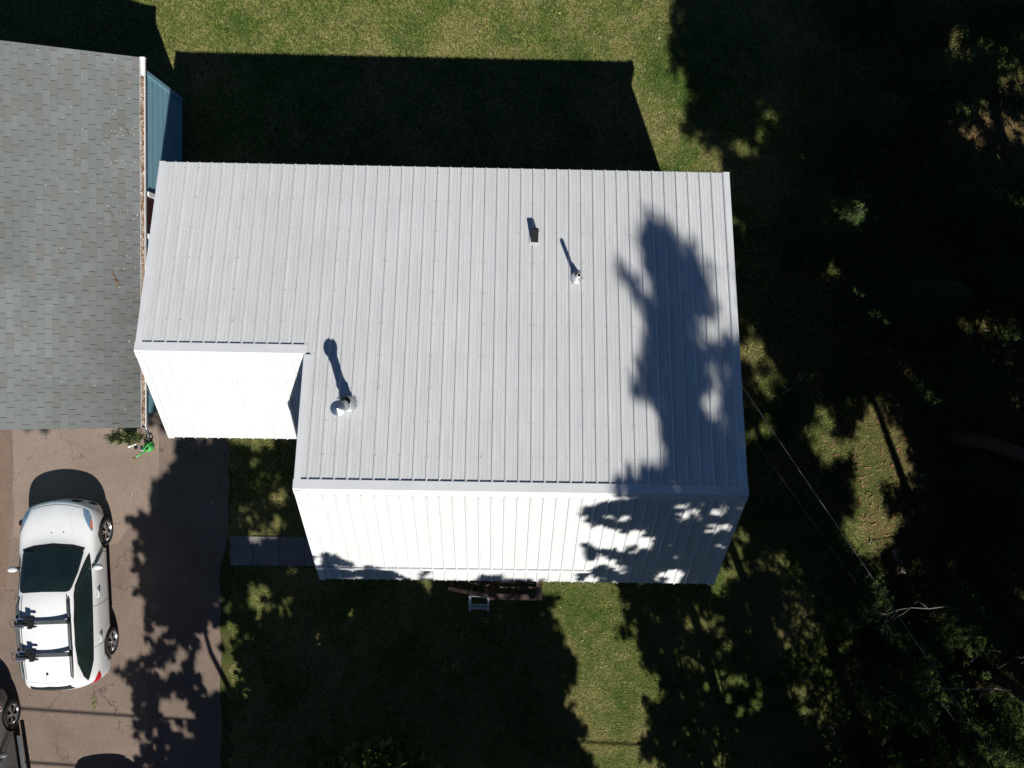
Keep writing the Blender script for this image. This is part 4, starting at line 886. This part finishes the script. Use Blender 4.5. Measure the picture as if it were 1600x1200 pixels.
def leaf_mesh(P, con):
    if con:
        qx, qy = project(P); near = (qx > -60) & (qx < 1680) & (qy > -60) & (qy < 1280); P = np.repeat(P, np.where(near, 9, 4), 0); P = P+rng.normal(0, .06, P.shape); qx, qy = project(P); near = (qx > -60) & (qx < 1680) & (qy > -60) & (qy < 1280)
    n = len(P); nd = rng.normal(0, 1, (n, 3)); nd[:, 2] = np.abs(nd[:, 2])+.5; nd /= np.linalg.norm(nd, axis=1)[:, None]
    a = np.cross(nd, rng.normal(0, 1, (n, 3))); a /= np.linalg.norm(a, axis=1)[:, None]; b = np.cross(nd, a)
    if con: la, lb = rng.uniform(.06, .11, n)*np.where(near, .42, 1), rng.uniform(.02, .03, n)*np.where(near, .25, 1)
    else: la, lb = rng.uniform(.08, .13, n), rng.uniform(.055, .085, n)
    a *= la[:, None]; b *= lb[:, None]
    return np.stack([P-a, P-b+a*.1, P+a, P+b+a*.1], 1).reshape(-1, 3)
def broad(k):
    bx_, by_, cx_, cy_, cz_, rx, ry, rz, kd = CR[k]; t = empty('broadleaf_tree' if kd == 'b' else 'conifer_tree', (bx_, by_, 0)); tag(t, LAB[k], 'tree', 'trees around the house')
    top = cz_+rz*(.5 if kd == 'c' else .1); m_ = MB(); r0 = .09+.005*top
    ax = [Vector((bx_+(cx_-bx_)*s+random.uniform(-.08, .08), by_+(cy_-by_)*s+random.uniform(-.08, .08), top*s)) for s in np.linspace(0, 1, 9)]
    m_.tube(ax, [r0*1.25]+[r0*(1-.9*s) for s in np.linspace(.12, 1, 8)], 10)
    o = m_.build('trunk', MAT['bark'], t, True); o.location = (-bx_, -by_, 0)
    lm = MB(); pts = np.concatenate(leaf_of[k]) if leaf_of[k] else np.zeros((0, 3))
    if len(pts):
        for j in rng.choice(len(pts), min(26, len(pts)), False):
            e_ = Vector(pts[j]); z0 = max(1.5, min(top*.92, e_.z-(1.2 if kd == 'b' else -.25)*Vector((e_.x-cx_, e_.y-cy_)).length*.6)); i0 = z0/top*8; a = ax[int(i0)].lerp(ax[min(8, int(i0)+1)], i0-int(i0))
            md = a.lerp(e_, .5)+Vector((random.uniform(-.2, .2), random.uniform(-.2, .2), random.uniform(-.1, .3))); lit_ = False
            for q_ in np.linspace(0, 1, 9):
                w_ = a.lerp(e_, q_); ju, jv = int((w_.x+SX*w_.z-U0)/CS), int((w_.y+SY*w_.z-V0)/CS)
                if 0 <= ju < NU and 0 <= jv < NV and Q[jv, ju] < 11: lit_ = True
                pj = project(np.array([w_]))
                if 0 < pj[0][0] < 1600 and 0 < pj[1][0] < 1200: lit_ = True
            if not lit_: lm.tube([a, md, e_], [.055, .035, .012], 6)
        if lm.v: o = lm.build('limbs', MAT['bark'], t, True); o.location = (-bx_, -by_, 0)
        o = np_mesh('crown', leaf_mesh(pts, kd == 'c'), 4, MAT['spruce' if kd == 'c' else 'leaf'], t); o.location = (-bx_, -by_, 0)
    return t
TREES = [broad(k) for k in range(len(CR))]

# small spruces seen from above in the shade on the right
def spruce(x, y, h, rad, label, seed, wh=.26):
    rs = np.random.default_rng(seed); t = empty('young_spruce', (x, y, 0)); tag(t, label, 'tree', 'young spruces on the right')
    V = []; br = MB().tube([(0, 0, 0), (0, 0, h*.98)], [.02+.018*h, .008], 8); z = .35
    while z < h-.05:
        r_ = rad*(1-z/h)**.85+.06; nb_ = 6+int(rs.integers(0, 3)); a0 = rs.uniform(0, 6.28)
        for k in range(nb_):
            a = a0+2*math.pi*k/nb_+rs.normal(0, .15); ln = r_*rs.uniform(.75, 1.1); d_ = np.array([math.cos(a), math.sin(a), 0.]); sd_ = np.array([-d_[1], d_[0], 0])
            n = max(3, int(ln/.035)); tt = np.linspace(.08, 1, n); zz_ = z-.22*ln*tt+.12*ln*tt**3
            br.tube([(0, 0, z), tuple(d_*ln*.55+np.array([0, 0, z-.10*ln])), tuple(d_*ln*.98+np.array([0, 0, z-.10*ln]))], [.012, .008, .003], 4)
            for s in (-1, 1):
                w_ = (.05+.30*ln*(1-tt)*np.minimum(1, tt*3))*rs.uniform(.8, 1.1, n); base = d_*(ln*tt)[:, None]+np.stack([0*tt, 0*tt, zz_], 1)
                tip = base+(sd_*s*.8+d_*.6)*w_[:, None]+np.stack([0*tt, 0*tt, rs.normal(-.01, .02, n)], 1)
                for q in (.35, .7, 1.0):
                    p = base+(tip-base)*q; nn = rs.normal(0, 1, (n, 3)); nn[:, 2] *= .5; e1 = (tip-base)*.0+(d_*.8+sd_*s*rs.choice([-1, 1]))*.045+nn*.012; e2 = np.cross(e1, rs.normal(0, 1, (n, 3))); e2 /= np.linalg.norm(e2, axis=1)[:, None]+1e-9; e2 *= .011
                    V.append(np.stack([p-e2, p+e2, p+e1], 1).reshape(-1, 3))
                e3 = np.cross(tip-base, rs.normal(0, 1, (n, 3))); e3 /= np.linalg.norm(e3, axis=1)[:, None]+1e-9
                V.append(np.stack([base-e3*.012, base+e3*.012, tip], 1).reshape(-1, 3))
        z += wh*(1-.45*z/h)
    br.build('trunk', MAT['bark'], t); np_mesh('needles', np.concatenate(V), 3, MAT['spruce'], t); return t
for j, (x, y, h, r_, lb) in enumerate(((7.3, 2.87, 3.2, 1.15, 'young spruce whose tip catches the sun right of the metal roof'), (9.3, 1.2, 3.6, 1.3, 'shaded young spruce between the roof and the right edge'), (10.9, 3.6, 3.8, 1.4, 'shaded young spruce near the right edge level with the roof vents'), (10.6, -.6, 3.0, 1.2, 'young spruce beside the brown litter at the right'), (9.9, 6.0, 3.4, 1.3, 'shaded young spruce at the upper right'),
      (11.2, -6.3, 2.6, 1.3, 'young spruce below the brown litter in the lower right'), (9.6, -8.2, 2.4, 1.4, 'small spruce with lit boughs in the lower right corner'), (11.9, -9.2, 2.8, 1.5, 'young spruce at the lower right corner'), (8.3, -6.2, 1.6, 1.1, 'low spruce left of the end of the bright cable'), (10.4, -10.0, 2.2, 1.3, 'young spruce at the bottom edge near the right corner'), (12.2, -4.2, 2.8, 1.3, 'young spruce at the right edge beside the sunlit litter'), (8.6, 8.2, 3.6, 1.4, 'shaded young spruce at the top edge right of the lawn'), (11.6, 7.6, 3.8, 1.5, 'young spruce nearest the upper right corner'), (8.2, 5.2, 2.8, 1.1, 'shaded young spruce just right of the top lawn'), (11.8, 1.4, 4.0, 1.5, 'shaded young spruce at the right edge level with the flue'), (9.2, -10.6, 1.8, 1.2, 'small spruce at the bottom edge beside the pale log'), (12.6, -7.6, 3.0, 1.5, 'young spruce under the upper dead branch at the right edge'), (10.3, -7.0, 1.7, 1.1, 'low spruce beneath the long forked dead branch'), (11.4, -2.6, 3.0, 1.3, 'young spruce at the right edge above the sunlit litter'))):
    spruce(x, y, h, r_, lb, 100+j)
ORD = ['leftmost', 'second', 'third', 'fourth', 'fifth', 'sixth', 'seventh', 'eighth', 'ninth', 'tenth', 'eleventh', 'rightmost']
sap = sorted([(7.9+5.0*((j*.618) % 1), -10.9+5.6*((j*.381+.1) % 1)) for j in range(12)], key=lambda p: project(np.array([[p[0], p[1], .6]]))[0][0])
for j, (x_, y_) in enumerate(sap):
    nm = ORD[j] if j in (0, 11) else ORD[j]+' from the left'
    o = spruce(x_, y_, random.uniform(.9, 1.7), random.uniform(.65, 1.0), nm+' of the low spruce saplings in the lower right', 300+j, .2); o.name = 'spruce_sapling'; o['group'] = 'saplings in the lower right'
# low broadleaf trees in the shade of the tall ones
def lowtree(x, y, h, rx, label, seed, npt=5200):
    rs = np.random.default_rng(seed); t = empty('low_broadleaf_tree', (x, y, 0)); tag(t, label, 'tree', 'low shaded trees'); m_ = MB().tube([(0, 0, 0), (.05, .03, h*.5), (0, .06, h*.8)], [.09, .06, .03], 8)
    P = rs.normal(0, 1, (90, 3)); P /= np.linalg.norm(P, axis=1)[:, None]; P *= (rs.random(90)**.4)[:, None]*np.array([rx, rx, h*.36]); P += np.array([0, 0, h*.62])
    for p in P[::4]: m_.tube([(0, .04, h*.4), tuple(p*.5+np.array([0, 0, h*.25])), tuple(p)], [.03, .018, .006], 5)
    m_.build('trunk', MAT['bark'], t, True); C_ = P[rs.integers(0, 90, npt)]+rs.normal(0, .16, (npt, 3))
    np_mesh('crown', leaf_mesh(C_, False)*1.0, 4, MAT['leaf'], t); return t
lowtree(-2.4, -10.2, 4.6, 1.5, 'low leafy tree in deep shade at the bottom centre', 5); lowtree(-4.0, -10.8, 4.0, 1.3, 'low leafy tree in deep shade left of the bottom centre', 6)
# bare limbs and fallen wood
def dead(name, pts, r0, label, cat, tw=5, seed=1):
    rs = random.Random(seed); m_ = MB(); pts = [Vector(p) for p in pts]; n = len(pts)
    pts = [pts[0]]+[q for a, b in zip(pts, pts[1:]) for q in (a.lerp(b, .5)+Vector((rs.uniform(-.07, .07), rs.uniform(-.07, .07), rs.uniform(-.05, .05))), b)]; n = len(pts); r0 *= .75 if name == 'dead_branch' else 1
    m_.tube(pts, [r0*(1-.85*i/(n-1)) for i in range(n)], 7)
    for k in range(tw):
        i = rs.randrange(1, n); a = pts[i]; d_ = (pts[i]-pts[i-1]).normalized(); s = Vector((-d_.y, d_.x, rs.uniform(-.2, .4)))*rs.choice([-1, 1])
        b = a+d_*rs.uniform(.15, .35)+s*rs.uniform(.15, .4); m_.tube([a, a.lerp(b, .5)+Vector((0, 0, .04)), b], [r0*.35, r0*.25, .004], 5)
        c2 = b+d_*.12+s*rs.uniform(-.1, .2); m_.tube([b, c2], [.005, .002], 4)
    o = m_.build(name, MAT['deadwood'], None, True); tag(o, label, cat); return o
dead('dead_branch', [(11.6, -7.6, 2.0), (11.0, -7.6, 1.9), (10.2, -7.7, 1.7), (9.3, -7.9, 1.5), (8.8, -8.3, 1.35)], .035, 'long grey forked dead branch above the lower right litter', 'branch', 8, 1)
dead('dead_branch', [(10.6, -5.9, 1.6), (9.9, -5.9, 1.5), (9.3, -6.0, 1.3), (8.8, -6.2, 1.2)], .025, 'short grey dead branch beside the end of the bright cable', 'branch', 7, 2)
dead('dead_branch', [(12.2, -6.9, 2.1), (11.6, -6.8, 2.0), (11.0, -6.7, 1.8)], .03, 'upper grey dead branch touching the right edge', 'branch', 5, 3)
dead('fallen_log', [(9.75, -4.9, .06), (9.95, -5.2, .06), (10.1, -5.5, .05)], .07, 'short grey fallen log on the brown litter', 'log', 1, 4)
dead('fallen_log', [(8.3, -9.35, .05), (8.45, -9.6, .05), (8.52, -9.8, .04)], .055, 'small pale fallen log at the bottom right lawn edge', 'log', 0, 5)
dead('fallen_stick', [(6.85, -1.1, .05), (7.05, -.95, .06), (7.3, -.75, .05)], .022, 'pale stick lying on the grass right of the roof', 'stick', 3, 6)
# brush of litter twigs on the wood floor
nb = 9000; P = np.stack([rng.uniform(7.6, 15, nb), rng.uniform(-12, 9, nb), rng.uniform(.005, .05, nb)], 1); keep = rng.random(nb) < np.clip((P[:, 0]-7.6)/3, 0, 1); P = P[keep]; nb = len(P); an = rng.uniform(0, 6.28, nb); ln = rng.uniform(.02, .09, nb); wd_ = rng.uniform(.004, .016, nb)
dx = np.stack([np.cos(an)*ln, np.sin(an)*ln, rng.normal(0, .012, nb)], 1); nx = np.stack([-np.sin(an)*wd_, np.cos(an)*wd_, 0*an], 1)
o = np_mesh('wood_litter', np.stack([P-dx-nx, P+dx-nx, P+dx+nx, P-dx+nx], 1).reshape(-1, 3), 4, None, None, [MAT['needle'], MAT['deadwood']], (rng.random(nb) < .08).astype(int)); tag(o, 'brown needle and twig litter under the trees on the right', 'litter', kind='stuff')

# ---------------------------------------------------------------- grass and fallen leaves
def lawn(n, x0, x1, y0, y1):
    P = np.stack([rng.uniform(x0, x1, n), rng.uniform(y0, y1, n)], 1); X, Y = P[:, 0], P[:, 1]
    bad = (X > xL+.3) & (X < xR-.3) & (Y > yF+.6) & (Y < yR-.4); bad |= (X > xE+.3) & (X < xL+.5) & (Y > yef+.6) & (Y < yR-.4)
    bad |= (X < -7.85) & (Y < 5.7); bad |= (X < -6.60+.06*np.sin(Y*3)+.05*np.sin(Y*11)) & (Y < -1.7) | ((X < -6.82+.05*np.sin(Y*3)+.05*np.sin(Y*11)) & (Y < 0)); bad |= (X < -3.55) & (X > -6.61) & (Y < -4.80) & (Y > -5.49)
    bad |= rng.random(n) < np.clip((X-8)/4.5, 0, .8)
    P = P[~bad]; n = len(P); a = rng.uniform(0, 6.28, n); h = rng.uniform(.018, .045, n); big = rng.random(n) < .12; ln = rng.uniform(.03, .075, n)*np.where(big, 1.5, 1); w_ = rng.uniform(.004, .008, n)*np.where(big, 1.7, 1); h = h*np.where(big, 1.25, 1)
    b = np.stack([P[:, 0], P[:, 1], 0*a], 1); t = b+np.stack([np.cos(a)*ln, np.sin(a)*ln, h], 1); s = np.stack([-np.sin(a)*w_, np.cos(a)*w_, 0*a], 1)
    return np.stack([b-s, b+s, t], 1).reshape(-1, 3)
V = np.concatenate([lawn(330000, -14, 8, 3.0, 9.6), lawn(420000, -7, 9, -12.2, -4.2), lawn(150000, 4, 14.5, -12.2, 9.6), lawn(30000, -7, -3.3, -4.9, -1.2)])
o = np_mesh('lawn_grass', V, 3, MAT['grass']); tag(o, 'mown patchy green and straw coloured lawn grass', 'grass', kind='stuff')
MAT['fall'] = leafmat('fallen_leaf', [(0, (.5, .18, .06)), (.35, (.45, .30, .12)), (.6, (.6, .52, .38)), (1, (.62, .60, .52))], .7, .1)
nb = 260; P = np.concatenate([np.stack([rng.uniform(-8, 6, 22), rng.uniform(6.3, 9.5, 22)], 1), np.stack([rng.uniform(1, 5, 45), rng.uniform(-11, -5, 45)], 1), np.stack([rng.uniform(-6.5, 1, 40), rng.uniform(-11, -5.7, 40)], 1), np.stack([rng.uniform(-12, -7, 40), rng.uniform(-11, -3, 40)], 1)]); nb = len(P)
an = rng.uniform(0, 6.28, nb); sz = rng.uniform(.012, .032, nb); z_ = np.where(P[:, 0] < -6.9, .02, .055)
o = np_mesh('fallen_leaves', np.stack([np.stack([P[:, 0]+np.cos(an+q)*sz*(1 if i % 2 == 0 else .55), P[:, 1]+np.sin(an+q)*sz*(1 if i % 2 == 0 else .55), z_+.01*np.sin(an+q)], 1) for i, q in enumerate((0, 1.57, 3.14, 4.71))], 1).reshape(-1, 3), 4, MAT['fall']); tag(o, 'scattered dry leaves on the lawn and driveway', 'leaves', kind='stuff')
